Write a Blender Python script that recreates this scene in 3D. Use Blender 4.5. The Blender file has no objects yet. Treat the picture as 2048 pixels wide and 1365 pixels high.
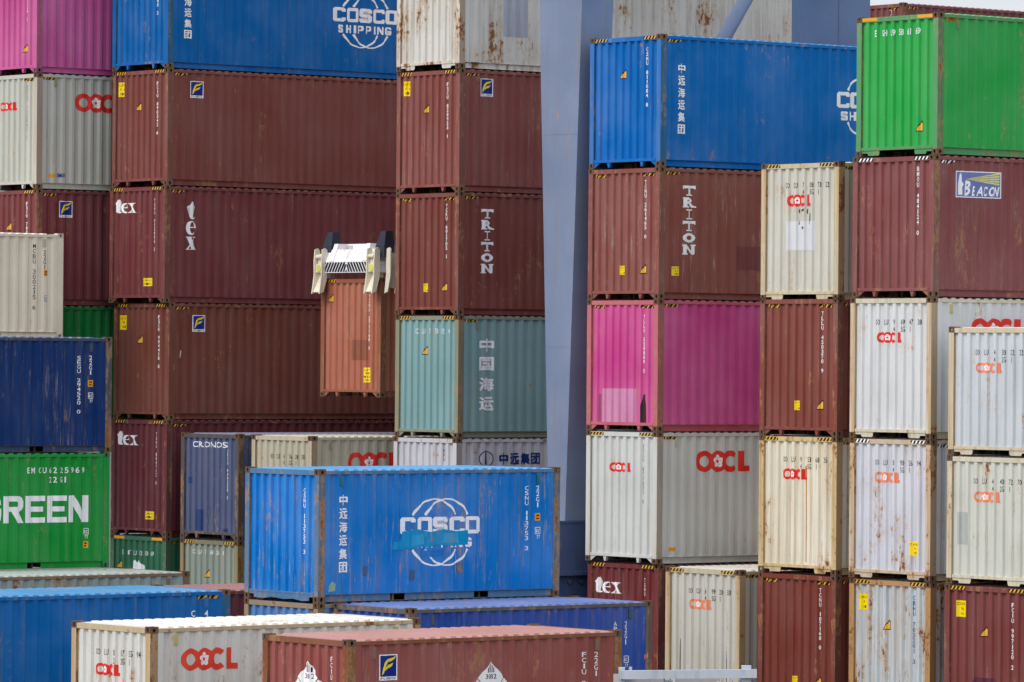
import bpy, bmesh, math, random
from mathutils import Vector, Matrix
R = math.radians
S = bpy.context.scene
COL = S.collection
# ------------------------------------------------------------------ camera
ZC = 7.332                                   # camera height above the yard
PITCH, ROLL = .0037753, .008248
cd = bpy.data.cameras.new('camera'); cam = bpy.data.objects.new('camera', cd); COL.objects.link(cam)
cd.sensor_width = 36; cd.lens = 10000 / 2048 * 36; cd.clip_start = 1; cd.clip_end = 3000
f0 = Vector((0, math.cos(PITCH), math.sin(PITCH))); u0 = Vector((0, -math.sin(PITCH), math.cos(PITCH))); r0 = Vector((1, 0, 0))
rc = r0 * math.cos(ROLL) + u0 * math.sin(ROLL); uc = -r0 * math.sin(ROLL) + u0 * math.cos(ROLL)
M = Matrix((rc, uc, -f0)).transposed().to_4x4(); M.translation = (0, 0, ZC)
cam.matrix_world = M; S.camera = cam
# ------------------------------------------------------------------ sky, sun, exposure
SUN_AZ, SUN_EL = R(-120), R(46)              # direction towards the sun, clockwise from +Y
w = bpy.data.worlds.new('World'); S.world = w; w.use_nodes = True
nt = w.node_tree; sky = nt.nodes.new('ShaderNodeTexSky'); sky.sky_type = 'NISHITA'; sky.sun_disc = False
sky.sun_elevation = SUN_EL; sky.sun_rotation = SUN_AZ; sky.air_density = 1.0; sky.dust_density = 3.5; sky.ozone_density = 1.0
bg = nt.nodes['Background']; bg.inputs['Strength'].default_value = .15
tcw = nt.nodes.new('ShaderNodeTexCoord'); sep = nt.nodes.new('ShaderNodeSeparateXYZ'); nt.links.new(tcw.outputs['Generated'], sep.inputs[0])
cl = nt.nodes.new('ShaderNodeValToRGB'); nt.links.new(sep.outputs['Z'], cl.inputs[0])       # even cloud cover, brighter overhead
for e, (p_, v_) in zip([cl.color_ramp.elements[0], cl.color_ramp.elements[1]], ((0, (6.2, 6.35, 6.7, 1)), (1, (13.2, 13.6, 14.4, 1)))): e.position = p_; e.color = v_
cn = nt.nodes.new('ShaderNodeTexNoise'); cn.inputs['Scale'].default_value = 2.2; cn.inputs['Detail'].default_value = 5; nt.links.new(tcw.outputs['Generated'], cn.inputs['Vector'])
cm_ = nt.nodes.new('ShaderNodeMapRange'); nt.links.new(cn.outputs['Fac'], cm_.inputs[0]); cm_.inputs['To Min'].default_value = .85; cm_.inputs['To Max'].default_value = 1.15
side = nt.nodes.new('ShaderNodeMapRange'); nt.links.new(sep.outputs['X'], side.inputs[0])                    # the cloud is thinner on the sun's side
for a_, b_ in (('From Min', -1), ('From Max', 1), ('To Min', 1.0), ('To Max', .78)): side.inputs[a_].default_value = b_
mm = nt.nodes.new('ShaderNodeMath'); mm.operation = 'MULTIPLY'; nt.links.new(cm_.outputs[0], mm.inputs[0]); nt.links.new(side.outputs[0], mm.inputs[1])
cv = nt.nodes.new('ShaderNodeVectorMath'); cv.operation = 'SCALE'; nt.links.new(cl.outputs[0], cv.inputs[0]); nt.links.new(mm.outputs[0], cv.inputs['Scale'])
mx = nt.nodes.new('ShaderNodeMix'); mx.data_type = 'RGBA'; mx.inputs[0].default_value = .85
nt.links.new(sky.outputs[0], mx.inputs[6]); nt.links.new(cv.outputs[0], mx.inputs[7]); nt.links.new(mx.outputs[2], bg.inputs[0])
sl = bpy.data.lights.new('sun', 'SUN'); sl.energy = 1.5; sl.angle = R(16); sl.color = (1, .955, .9)
so = bpy.data.objects.new('sun', sl); COL.objects.link(so)
dv = Vector((math.sin(SUN_AZ) * math.cos(SUN_EL), math.cos(SUN_AZ) * math.cos(SUN_EL), math.sin(SUN_EL)))
so.rotation_euler = dv.to_track_quat('Z', 'Y').to_euler(); so.location = dv * 200
S.view_settings.view_transform = 'Standard'; S.view_settings.look = 'None'; S.view_settings.gamma = 1
S.view_settings.exposure = 0.0
# ------------------------------------------------------------------ materials
def lin(c):
    return tuple((x / 255 / 12.92 if x / 255 <= .04045 else ((x / 255 + .055) / 1.055) ** 2.4) for x in c)
def paint_group():
    g = bpy.data.node_groups.new('weathered_paint', 'ShaderNodeTree')
    for n, t, d in (('Base', 'NodeSocketColor', (.5, .5, .5, 1)), ('Rust', 'NodeSocketFloat', .1), ('Streak', 'NodeSocketFloat', .2),
                    ('Stain', 'NodeSocketFloat', 0.), ('Seed', 'NodeSocketFloat', 0.), ('Rough', 'NodeSocketFloat', .5), ('Scratch', 'NodeSocketFloat', 0.)):
        s = g.interface.new_socket(n, in_out='INPUT', socket_type=t); s.default_value = d
    g.interface.new_socket('BSDF', in_out='OUTPUT', socket_type='NodeSocketShader')
    N, Lk = g.nodes, g.links
    def nd(t, **k):
        n = N.new(t)
        for a, b in k.items(): setattr(n, a, b)
        return n
    gi, go = nd('NodeGroupInput'), nd('NodeGroupOutput')
    tc = nd('ShaderNodeTexCoord'); sd = nd('ShaderNodeVectorMath', operation='SCALE'); sd.inputs[0].default_value = (3.7, 5.1, 2.3)
    Lk.new(gi.outputs['Seed'], sd.inputs['Scale'])
    ad = nd('ShaderNodeVectorMath', operation='ADD'); Lk.new(tc.outputs['Object'], ad.inputs[0]); Lk.new(sd.outputs[0], ad.inputs[1])
    def noise(scale, detail, rough=.5, sc=(1, 1, 1)):
        m = nd('ShaderNodeVectorMath', operation='MULTIPLY'); m.inputs[1].default_value = sc; Lk.new(ad.outputs[0], m.inputs[0])
        n = nd('ShaderNodeTexNoise'); n.inputs['Scale'].default_value = scale; n.inputs['Detail'].default_value = detail; n.inputs['Roughness'].default_value = rough
        Lk.new(m.outputs[0], n.inputs['Vector']); return n.outputs['Fac']
    def mth(op, a, b=None, c=None, cl=False):
        m = nd('ShaderNodeMath', operation=op); m.use_clamp = cl
        for i, x in enumerate((a, b, c)):
            if x is None: continue
            if isinstance(x, (int, float)): m.inputs[i].default_value = x
            else: Lk.new(x, m.inputs[i])
        return m.outputs[0]
    def ramp(x, lo, hi):
        m = nd('ShaderNodeMapRange', interpolation_type='SMOOTHSTEP'); Lk.new(x, m.inputs['Value'])
        for nme, v in (('From Min', lo), ('From Max', hi)):
            if isinstance(v, (int, float)): m.inputs[nme].default_value = v
            else: Lk.new(v, m.inputs[nme])
        return m.outputs[0]
    def mix(fac, a, b, mode='MIX'):
        m = nd('ShaderNodeMix', data_type='RGBA', blend_type=mode)
        Lk.new(fac, m.inputs[0]) if not isinstance(fac, (int, float)) else setattr(m.inputs[0], 'default_value', fac)
        for i, x in ((6, a), (7, b)):
            if isinstance(x, tuple): m.inputs[i].default_value = (*x, 1)
            else: Lk.new(x, m.inputs[i])
        return m.outputs[2]
    big, st, fine, clump, spots = noise(.7, 3), noise(1, 7, .65, (7, 7, .45)), noise(10, 8, .7, (1, 1, .7)), noise(1.6, 4, .6, (1, 1, .55)), noise(26, 3, .6)
    tone = mth('MULTIPLY_ADD', big, .34, .83)
    tone = mth('ADD', tone, mth('MULTIPLY_ADD', fine, .12, -.06))
    hsv = nd('ShaderNodeHueSaturation'); Lk.new(gi.outputs['Base'], hsv.inputs['Color']); Lk.new(tone, hsv.inputs['Value'])
    Lk.new(mth('MULTIPLY_ADD', big, -.3, 1.13), hsv.inputs['Saturation'])
    col = hsv.outputs[0]
    col = mix(mth('MULTIPLY', ramp(st, .48, .72), gi.outputs['Streak']), col, (.23, .19, .155))
    col = mix(mth('MULTIPLY', mth('MULTIPLY', ramp(st, .38, .18), gi.outputs['Streak']), .3), col, (.6, .58, .55))
    # scraped light scuffs low on the walls
    sc = mth('MULTIPLY', mth('MULTIPLY', ramp(noise(1, 5, .78, (18, 18, .9)), .55, .63), ramp(clump, .44, .56)), gi.outputs['Scratch'])
    col = mix(sc, col, mix(spots, (.20, .11, .08), (.55, .48, .46)))
    # amber run-off, then rust itself
    amb = mth('MULTIPLY', ramp(noise(1, 6, .62, (13, 13, .4)), .40, .66), gi.outputs['Stain'], cl=True)
    col = mix(amb, col, (.5, .29, .1))
    thr = mth('SUBTRACT', 1.0, gi.outputs['Rust'])
    mask = mth('ADD', mth('MULTIPLY', fine, .55), mth('ADD', mth('MULTIPLY', clump, .6), mth('MULTIPLY', st, .35)))
    halo = ramp(mask, mth('MULTIPLY_ADD', thr, .30, .56), mth('MULTIPLY_ADD', thr, .30, .70))
    col = mix(mth('MULTIPLY', halo, .6), col, (.50, .28, .11))
    core = ramp(mask, mth('MULTIPLY_ADD', thr, .30, .655), mth('MULTIPLY_ADD', thr, .30, .70))
    col = mix(core, col, mix(spots, (.13, .05, .022), (.36, .17, .07)))
    b = nd('ShaderNodeBsdfPrincipled'); Lk.new(col, b.inputs['Base Color'])
    Lk.new(mth('MULTIPLY_ADD', core, .3, mth('MULTIPLY_ADD', fine, .2, mth('SUBTRACT', gi.outputs['Rough'], .1)), cl=True), b.inputs['Roughness'])
    b.inputs['Specular IOR Level'].default_value = .11
    bp = nd('ShaderNodeBump'); bp.inputs['Distance'].default_value = .012; bp.inputs['Strength'].default_value = .6
    Lk.new(mth('ADD', mth('MULTIPLY', noise(2.2, 2, .5, (1, 1, .6)), .9), mth('MULTIPLY', core, -.12)), bp.inputs['Height']); Lk.new(bp.outputs[0], b.inputs['Normal'])
    Lk.new(b.outputs[0], go.inputs[0])
    return g
PG = paint_group(); MATS = {}; SEED = [0]
def paint(name, col, rust=.1, streak=.25, stain=0., rough=.5, scratch=0.):
    key = (name, col, rust, streak, stain, scratch)
    if key in MATS: return MATS[key]
    SEED[0] += 1
    m = bpy.data.materials.new(name); m.use_nodes = True; t = m.node_tree; t.nodes.clear()
    g = t.nodes.new('ShaderNodeGroup'); g.node_tree = PG; o = t.nodes.new('ShaderNodeOutputMaterial')
    for n, v in (('Base', (*lin(col), 1)), ('Rust', rust), ('Streak', streak), ('Stain', stain), ('Seed', SEED[0] * 1.37), ('Rough', rough), ('Scratch', scratch)):
        g.inputs[n].default_value = v
    t.links.new(g.outputs[0], o.inputs['Surface']); MATS[key] = m; return m
WHITE = paint('white_marking', (246, 246, 248), 0, .12, rough=.5)
BLACK = paint('black_marking', (22, 23, 30), 0, .15, rough=.5)
GREYB = paint('faded_black_marking', (66, 68, 74), 0, .3, rough=.6)
RED = paint('red_marking', (226, 44, 34), 0, .12, rough=.5)
REDF = paint('faded_red_marking', (248, 138, 98), .02, .5, rough=.6)
YEL = paint('yellow_marking', (226, 176, 44), 0, .1, rough=.5)
YELB = paint('bright_yellow_marking', (250, 218, 20), 0, .05, rough=.5)
ORG = paint('amber_marking', (232, 160, 24), 0, .1, rough=.5)
NAVY = paint('navy_marking', (22, 46, 130), 0, .1, rough=.45)
NAVY2 = paint('dark_blue_marking', (20, 52, 118), 0, .1, rough=.5)
CYAN = paint('cyan_touch_up', (0, 150, 205), .02, .35, rough=.5)
PALEB = paint('pale_blue_marking', (112, 126, 182), 0, .3, rough=.6)
CREAMY = paint('pale_yellow_marking', (232, 222, 130), 0, .2, rough=.6)
CAST = paint('rusty_casting', (92, 70, 58), .32, .5, .15, .75)
UNDER = paint('dark_underside', (38, 34, 32), .3, .3, rough=.8)
# ------------------------------------------------------------------ mesh helpers
class MB:
    def __init__(s): s.v = []; s.f = []; s.m = []
    def add(s, vs, fs, mi=0):
        n = len(s.v); s.v += [tuple(p) for p in vs]; s.f += [tuple(i + n for i in q) for q in fs]; s.m += [mi] * len(fs)
    def box(s, x0, x1, y0, y1, z0, z1, mi=0):
        s.add([(x0, y0, z0), (x1, y0, z0), (x1, y1, z0), (x0, y1, z0), (x0, y0, z1), (x1, y0, z1), (x1, y1, z1), (x0, y1, z1)],
              [(0, 3, 2, 1), (4, 5, 6, 7), (0, 1, 5, 4), (1, 2, 6, 5), (2, 3, 7, 6), (3, 0, 4, 7)], mi)
    def prism(s, pts, a, b, mi=0):
        """pts: list of 3D points (planar, ccw seen against a->b), extruded by vector b-a"""
        d = Vector(b) - Vector(a); n = len(pts); P = [Vector(p) for p in pts]; Q = [p + d for p in P]
        s.add(P + Q, [tuple(range(n))[::-1], tuple(range(n, 2 * n))] + [(i, (i + 1) % n, (i + 1) % n + n, i + n) for i in range(n)], mi)
    def tube(s, a, b, r, n=12, mi=0, r2=None):
        a, b = Vector(a), Vector(b); d = (b - a).normalized(); x = d.orthogonal().normalized(); y = d.cross(x); r2 = r if r2 is None else r2
        c = [x * math.cos(2 * math.pi * i / n) + y * math.sin(2 * math.pi * i / n) for i in range(n)]
        s.add([a + q * r for q in c] + [b + q * r2 for q in c], [tuple(range(n))[::-1], tuple(range(n, 2 * n))] + [(i, (i + 1) % n, (i + 1) % n + n, i + n) for i in range(n)], mi)
    def mesh(s, name, mats, smooth=False):
        me = bpy.data.meshes.new(name); me.from_pydata(s.v, [], s.f)
        for m in mats: me.materials.append(m)
        for p, i in zip(me.polygons, s.m): p.material_index = i
        if smooth:
            for p in me.polygons: p.use_smooth = True
        me.update(); return me
def link(name, me, parent=None, mat=None):
    o = bpy.data.objects.new(name, me); COL.objects.link(o); o.parent = parent
    if mat is not None:
        for sl_ in o.material_slots: sl_.link = 'OBJECT'; sl_.material = mat
    return o
def tag(o, label, cat, group=None, kind=None):
    if label: o['label'] = label
    if cat: o['category'] = cat
    if group: o['group'] = group
    if kind: o['kind'] = kind
    return o
# ------------------------------------------------------------------ container geometry
W = 2.438
def end_breaks():
    b = [(.145, .058), (.235, .058)]; x = .235
    for k in range(8):
        b += [(x + .030, .012), (x + .120, .012), (x + .150, .058)]; x += .150
        if k < 7: x += .100; b.append((x, .058))
    b.append((W - .145, .058)); return b
def side_breaks(L):
    a, z = .176, L - .176; n = int((z - a - .28) / .278); lead = (z - a - n * .278 - .206) / 2
    x = a; b = [(x, .008), (x + lead, .008)]; x += lead
    for k in range(n + 1):
        b += [(x + .062, .045), (x + .144, .045), (x + .206, .008)]; x += .206
        if k < n: x += .072; b.append((x, .008))
    b.append((z, .008)); return b
EB = end_breaks()
def interp(b, s):
    if s < b[0][0] or s > b[-1][0]: return .003
    for (x0, d0), (x1, d1) in zip(b, b[1:]):
        if s <= x1: return d0 + (d1 - d0) * (s - x0) / max(1e-9, x1 - x0)
    return b[-1][1]
CACHE = {}
def cached(fn):
    def g(*a):
        k = (fn.__name__,) + a
        if k not in CACHE: CACHE[k] = fn(*a)
        return CACHE[k]
    return g
DUM = bpy.data.materials.new('slot')
@cached
def end_panel(H):
    m = MB(); v = []
    for s, d in EB: v += [(d, W - s, .186), (d, W - s, H - .12)]
    m.add(v, [(2 * i + 1, 2 * i, 2 * i + 2, 2 * i + 3) for i in range(len(EB) - 1)]); return m.mesh('end_panel', [DUM])
@cached
def side_panel(L, H, far):
    m = MB(); v = []; b = side_breaks(L)
    for s, d in b: y = W - d if far else d; v += [(s, y, .157), (s, y, H - .098)]
    m.add(v, [(2 * i, 2 * i + 2, 2 * i + 3, 2 * i + 1) if not far else (2 * i, 2 * i + 1, 2 * i + 3, 2 * i + 2) for i in range(len(b) - 1)])
    return m.mesh('side_panel', [DUM])
@cached
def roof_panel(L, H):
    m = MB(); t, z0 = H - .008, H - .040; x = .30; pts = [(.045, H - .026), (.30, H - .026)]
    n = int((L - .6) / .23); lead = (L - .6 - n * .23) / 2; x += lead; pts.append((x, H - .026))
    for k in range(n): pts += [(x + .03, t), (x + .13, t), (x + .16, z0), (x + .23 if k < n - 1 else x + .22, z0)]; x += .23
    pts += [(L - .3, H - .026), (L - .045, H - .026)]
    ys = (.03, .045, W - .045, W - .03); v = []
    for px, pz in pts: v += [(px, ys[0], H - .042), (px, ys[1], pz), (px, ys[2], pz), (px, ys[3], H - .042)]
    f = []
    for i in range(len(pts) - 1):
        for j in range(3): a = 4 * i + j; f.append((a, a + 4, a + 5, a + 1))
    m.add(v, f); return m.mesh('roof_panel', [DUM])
@cached
def floor_mesh(L):
    m = MB(); m.box(.05, L - .05, .05, W - .05, .132, .156)
    n = int(L / .6)
    for i in range(n): x = .8 + i * (L - 1.2) / (n - 1); m.box(x - .02, x + .02, .06, W - .06, .013, .131)
    return m.mesh('floor', [DUM])
@cached
def post_mesh(H, bx, by):
    m = MB(); m.box(.003, .172, .003, .146, .117, H - .117); m.m = [0, 0, 1, 0, 1, 0]
    return m.mesh('corner_post', [DUM, DUM])
@cached
def top_rail(L, H):
    m = MB(); m.box(.177, L - .177, .001, .060, H - .100, H - .036); return m.mesh('top_rail', [DUM])
@cached
def bottom_rail(L, H, pockets):
    m = MB(); segs = [(.177, L - .177)]
    if pockets: c = L / 2; segs = [(.177, c - 1.23), (c - .87, c + .87), (c + 1.23, L - .177)]
    for a, b in segs: m.box(a, b, .048, .053, .018, .150)
    m.box(.177, L - .177, .004, .054, .1505, .1565); m.box(.177, L - .177, .012, .054, .011, .0175)
    return m.mesh('bottom_rail', [DUM])
@cached
def header_mesh(H):
    m = MB(); m.box(.004, .07, .161, W - .161, H - .122, H - .026); return m.mesh('end_header', [DUM])
@cached
def sill_mesh(var):
    m = MB()
    if var != 'C': m.box(.006, .066, .161, W - .161, .124, .186)
    def plate(pts, x=.02, t=.012): m.prism([(x, W - s, z) for s, z in pts], (0, 0, 0), (t, 0, 0))
    if var == 'A':
        for mir in (0, 1):
            q = (lambda s: s) if not mir else (lambda s: W - s)
            plate([(q(.161), .124), (q(.36), .124), (q(.17), .008), (q(.161), .008)])
        for c in (.655, 1.783):
            m.add([(.02, W - c + .06, .124), (.02, W - c - .06, .124), (.02, W - c - .02, .012), (.02, W - c + .02, .012),
                   (.09, W - c + .06, .124), (.09, W - c - .06, .124), (.09, W - c - .02, .012), (.09, W - c + .02, .012)],
                  [(0, 1, 2, 3), (7, 6, 5, 4), (0, 3, 7, 4), (1, 5, 6, 2), (3, 2, 6, 7)])
    elif var == 'B':
        for mir in (0, 1):
            q = (lambda s: s) if not mir else (lambda s: W - s)
            plate([(q(.161), .124), (q(.70), .124), (q(.685), .04), (q(.66), .018), (q(.36), .018), (q(.33), .07), (q(.161), .07)])
    else:
        m.box(.006, .066, .161, W - .161, .150, .186)
        plate([(.161, .15), (W - .161, .15), (W - .161, .10), (W - .31, .10), (W - .31, .03), (1.9, .016), (1.6, .05), (1.3, .03), (.9, .06), (.6, .02), (.31, .035), (.31, .10), (.161, .10)], .012)
    bmx = m.mesh('end_sill', [DUM])
    bm = bmesh.new(); bm.from_mesh(bmx); bmesh.ops.recalc_face_normals(bm, faces=bm.faces); bm.to_mesh(bmx); bm.free(); return bmx
@cached
def casting_mesh(ex, ey, ez):
    """hollow casting; ex/ey/ez give the outward sides; stadium apertures on them"""
    m = MB(); X, Y, Z = .178, .162, .118
    def hole(o, a, b, la, lb, n, ha, hb):
        c = o + a * la / 2 + b * lb / 2; cor = [c + a * la / 2 + b * lb / 2, c - a * la / 2 + b * lb / 2, c - a * la / 2 - b * lb / 2, c + a * la / 2 - b * lb / 2]
        ring = []
        for q in range(4):
            for t in (12, 45, 78):
                an = R(q * 90 + t); ca, sa = math.cos(an), math.sin(an)
                r_ = lambda v_: math.copysign(abs(v_) ** .75, v_)
                ring.append(c + a * (ha / 2 * r_(ca)) + b * (hb / 2 * r_(sa)))
        k = len(m.v); inner = [p - n * .016 for p in ring]
        fs = []
        for q in range(4):
            q2 = (q + 1) % 4; i = 4 + q * 3; j = 4 + q2 * 3
            fs += [(q, i + 1, i), (q, i + 2, i + 1), (q, q2, j, i + 2)]
        fs += [(4 + i, 4 + (i + 1) % 12, 16 + (i + 1) % 12, 16 + i) for i in range(12)]
        m.add(cor + ring + inner, fs)
    def plain(o, a, b, la, lb): m.add([o, o + a * la, o + a * la + b * lb, o + b * lb], [(0, 1, 2, 3)])
    ax, ay, az = Vector((1, 0, 0)), Vector((0, 1, 0)), Vector((0, 0, 1)); O = Vector((0, 0, 0))
    hole(O, ay, az, Y, Z, -ax, .052, .078) ; plain(O + ax * X, ay, az, Y, Z)
    hole(O, ax, az, X, Z, -ay, .062, .078); plain(O + ay * Y, ax, az, X, Z)
    if ez: hole(O + az * Z, ax, ay, X, Y, az, .11, .06); plain(O, ax, ay, X, Y)
    else: plain(O + az * Z, ax, ay, X, Y); plain(O, ax, ay, X, Y)
    if ex: m.v = [(X - p[0], p[1], p[2]) for p in m.v]
    if ey: m.v = [(p[0], Y - p[1], p[2]) for p in m.v]
    me = m.mesh('corner_casting', [DUM]); bm = bmesh.new(); bm.from_mesh(me)
    bmesh.ops.remove_doubles(bm, verts=bm.verts, dist=1e-5); bmesh.ops.recalc_face_normals(bm, faces=bm.faces); bm.to_mesh(me); bm.free(); return me
@cached
def door_leaf(L, H, k):
    m = MB(); y0, y1 = (.15, W / 2 - .004) if k == 0 else (W / 2 + .004, W - .15)
    m.box(L - .07, L - .02, y0, y1, .16, H - .10)
    for j in range(5): z = .35 + j * (H - .9) / 4; m.box(L - .02, L - .012, y0 + .06, y1 - .06, z, z + .25)
    return m.mesh('door', [DUM])
@cached
def lock_rod(L, H, k):
    m = MB(); ys = (.38, .95) if k == 0 else (W - .95, W - .38)
    for y in ys: m.tube((L + .004, y, .14), (L + .004, y, H - .08), .017, 8); m.box(L - .01, L + .02, y - .05, y + .05, 1.1, 1.16)
    return m.mesh('lock_rod', [DUM])
@cached
def vent_mesh():
    m = MB(); m.box(-.045, .045, -.03, .0, 0, .20); m.box(-.03, .03, -.034, -.03, .02, .05); return m.mesh('vent', [DUM])
# ------------------------------------------------------------------ flat shapes for markings
GL = {}
def glyph(ch, bold=0.):
    k = (ch, bold)
    if k in GL: return GL[k]
    c = bpy.data.curves.new('glyph', 'FONT'); c.body = ch; c.offset = bold; c.resolution_u = 3
    o = bpy.data.objects.new('glyph', c); COL.objects.link(o); bpy.context.view_layer.update()
    me = bpy.data.meshes.new_from_object(o.evaluated_get(bpy.context.evaluated_depsgraph_get()))
    v = [(p.co.x, p.co.y) for p in me.vertices]; f = [tuple(p.vertices) for p in me.polygons]
    bpy.data.objects.remove(o); bpy.data.curves.remove(c); bpy.data.meshes.remove(me)
    x0, x1, y0, y1 = min(p[0] for p in v), max(p[0] for p in v), min(p[1] for p in v), max(p[1] for p in v)
    v = [((x - x0) / (y1 - y0), (y - y0) / (y1 - y0)) for x, y in v]
    GL[k] = (v, f, (x1 - x0) / (y1 - y0)); return GL[k]
# a marking is a list of (verts2d, faces, material, layer)
def g_fit(ch, x, z, w_, h, mat, bold=0., lay=0):          # glyph fitted in box, (x,z) lower left
    if ord(ch) > 255 or bold >= .03:                                       # brush-like thickening: shifted copies, a hair apart
        v, f, a = glyph(ch, 0 if ord(ch) > 255 else .01); b = .014 * (h + w_) * (bold / .02) ; V, F = [], []; k = 0
        for dx, dz in ((0, 0), (-b, 0), (b, 0), (0, b), (0, -b)):
            n = len(V); V += [(x + b + p[0] / a * (w_ - 2 * b) + dx, z + b + p[1] * (h - 2 * b) + dz) for p in v]; F += [tuple(i + n for i in q) for q in f]
        return (V, F, mat, [lay + 5 * i // 5 for i in range(5) for _ in f])
    v, f, a = glyph(ch, bold); return (([(x + p[0] / a * w_, z + p[1] * h) for p in v]), f, mat, lay)
def g_nat(ch, cx, z, h, mat, ws=.8, bold=0., lay=0):
    v, f, a = glyph(ch, bold); return ([(cx + (p[0] - a / 2) * h * ws, z + p[1] * h) for p in v], f, mat, lay)
def stack(txt, s, ztop, zbot, mat=None, cw=.06, h=None, bold=.006):
    mat = mat or WHITE; n = len(txt); p = (ztop - zbot) / (n - .15); h = h or p * .84; out = []
    for i, c in enumerate(txt):
        if c == ' ': continue
        a = .35 if c in '1I' else 1
        out.append(g_fit(c, s - cw * a / 2, ztop - i * p - h, cw * a, h, mat, bold))
    return out
def row(items, z, h, mat, cw=.042, bold=.004):
    out = []
    for s, t in items:
        for i, c in enumerate(t):
            a = .3 if c in '1' else 1; x = s + (i - len(t) / 2) * (cw * 1.3) + cw * .15
            out.append(g_fit(c, x + cw * (1 - a) / 2, z, cw * a, h, mat, bold))
    return out
def poly(pts, mat, lay=0): return (pts, [tuple(range(len(pts)))], mat, lay)
def rect(x0, x1, z0, z1, mat, lay=0): return poly([(x0, z0), (x1, z0), (x1, z1), (x0, z1)], mat, lay)
def strip(outer, inner, mat, lay=0):
    n = len(outer); return (outer + inner, [(i, i + 1, n + i + 1, n + i) for i in range(n - 1)], mat, lay)
def arc(cx, cz, rx, rz, a0, a1, n=20, t=None):
    return [(cx + rx * math.cos(R(a0 + (a1 - a0) * i / n)), cz + rz * math.sin(R(a0 + (a1 - a0) * i / n))) for i in range(n + 1)]
def flower(cx, cz, r, rx, mat, core, lay):
    out = []; pts = []
    for i in range(60):
        a = 2 * math.pi * i / 60; k = abs(math.cos(2.5 * (a - math.pi / 2))); rr = r * (.58 + .42 * k ** .7)
        pts.append((cx + rx * rr * math.cos(a), cz + rr * math.sin(a)))
    out.append(poly(pts, mat, lay)); out.append(poly(arc(cx, cz, r * .26 * rx, r * .26, 0, 360, 12)[:-1], core, lay + 1))
    for i in range(5):
        a = math.pi / 2 + i * 2 * math.pi / 5
        out.append(poly(arc(cx + rx * r * .55 * math.cos(a), cz + r * .55 * math.sin(a), r * .07 * rx, r * .07, 0, 360, 8)[:-1], core, lay + 1))
    return out
def bloom_logo(s0, s1, z0, z1, mat, white):
    h = z1 - z0; k = (s1 - s0) / 2.66; X = lambda x: s0 + x * k; cz = (z0 + z1) / 2; o = []
    o.append(strip(arc(X(.45), cz, .44 * k, h * .5, 0, 360, 32), arc(X(.45), cz, .23 * k, h * .26, 0, 360, 32), mat, 0))
    o.append(poly(arc(X(1.10), cz, .42 * k, h * .5, 0, 360, 32)[:-1], mat, 1)); o += flower(X(1.10), cz, h * .31, .27 * k / (h * .33), white, mat, 2)
    o.append(strip(arc(X(1.71), cz, .42 * k, h * .5, 44, 316, 28), arc(X(1.73), cz, .21 * k, h * .24, 44, 316, 28), mat, 3))
    o += [rect(X(2.12), X(2.40), z0 + .03 * h, z1 - .02 * h, mat, 4), rect(X(2.401), X(2.66), z0 + .03 * h, z0 + .29 * h, mat, 4)]
    return o
BLK = {'E': [[(0, 0), (.3, 0), (.3, 1), (0, 1)], [(.3, 0), (1, 0), (1, .2), (.3, .2)], [(.3, .41), (.92, .41), (.92, .6), (.3, .6)], [(.3, .8), (1, .8), (1, 1), (.3, 1)]],
       'N': [[(0, 0), (.27, 0), (.27, .6), (.68, 0), (1, 0), (1, 1), (.73, 1), (.73, .4), (.32, 1), (0, 1)]],
       'R': [[(0, 0), (.29, 0), (.29, 1), (0, 1)], [(.29, 1), (.80, 1), (.95, .93), (1, .8), (1, .6), (.93, .48), (.80, .42), (.29, .42), (.29, .6), (.66, .6), (.70, .64), (.70, .76), (.66, .8), (.29, .8)], [(.42, .42), (.70, 0), (1.02, 0), (.76, .42)]],
       'G': [[(.98, .68), (.96, .85), (.8, 1), (.2, 1), (.03, .88), (0, .7), (0, .3), (.03, .12), (.2, 0), (.8, 0), (.96, .1), (1, .3), (1, .54), (.52, .54), (.52, .36), (.70, .36), (.70, .22), (.62, .18), (.38, .18), (.30, .26), (.30, .74), (.38, .81), (.62, .81), (.68, .75), (.68, .68)]],
       'V': [[(0, 1), (.36, 0), (.64, 0), (1, 1), (.7, 1), (.5, .36), (.3, 1)]]}
BLK.update({
    'C': [[(1, .30), (1, .12), (.88, 0), (.12, 0), (0, .12), (0, .88), (.12, 1), (.88, 1), (1, .88), (1, .70), (.72, .70), (.72, .78), (.28, .78), (.28, .22), (.72, .22), (.72, .30)]],
    'O': [[(.5, 0), (.5, .22), (.28, .22), (.28, .78), (.5, .78), (.5, 1), (.12, 1), (0, .88), (0, .12), (.12, 0)], [(.5, 0), (.88, 0), (1, .12), (1, .88), (.88, 1), (.5, 1), (.5, .78), (.72, .78), (.72, .22), (.5, .22)]],
    'S': [[(0, .3), (0, .12), (.12, 0), (.88, 0), (1, .12), (1, .47), (.88, .59), (.28, .59), (.28, .79), (.72, .79), (.72, .70), (1, .70), (1, .88), (.88, 1), (.12, 1), (0, .88), (0, .52), (.12, .40), (.72, .40), (.72, .21), (.28, .21), (.28, .3)]],
    'H': [[(0, 0), (.3, 0), (.3, 1), (0, 1)], [(.7, 0), (1, 0), (1, 1), (.7, 1)], [(.3, .39), (.7, .39), (.7, .61), (.3, .61)]], 'I': [[(0, 0), (1, 0), (1, 1), (0, 1)]],
    'P': [[(0, 0), (.29, 0), (.29, 1), (0, 1)], [(.29, 1), (.85, 1), (1, .88), (1, .46), (.85, .34), (.29, .34), (.29, .53), (.70, .53), (.70, .80), (.29, .80)]]})
def block(c, x, z, w_, h, mat): return [poly([(x + a * w_, z + b * h) for a, b in q], mat, i) for i, q in enumerate(BLK[c])]
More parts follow.
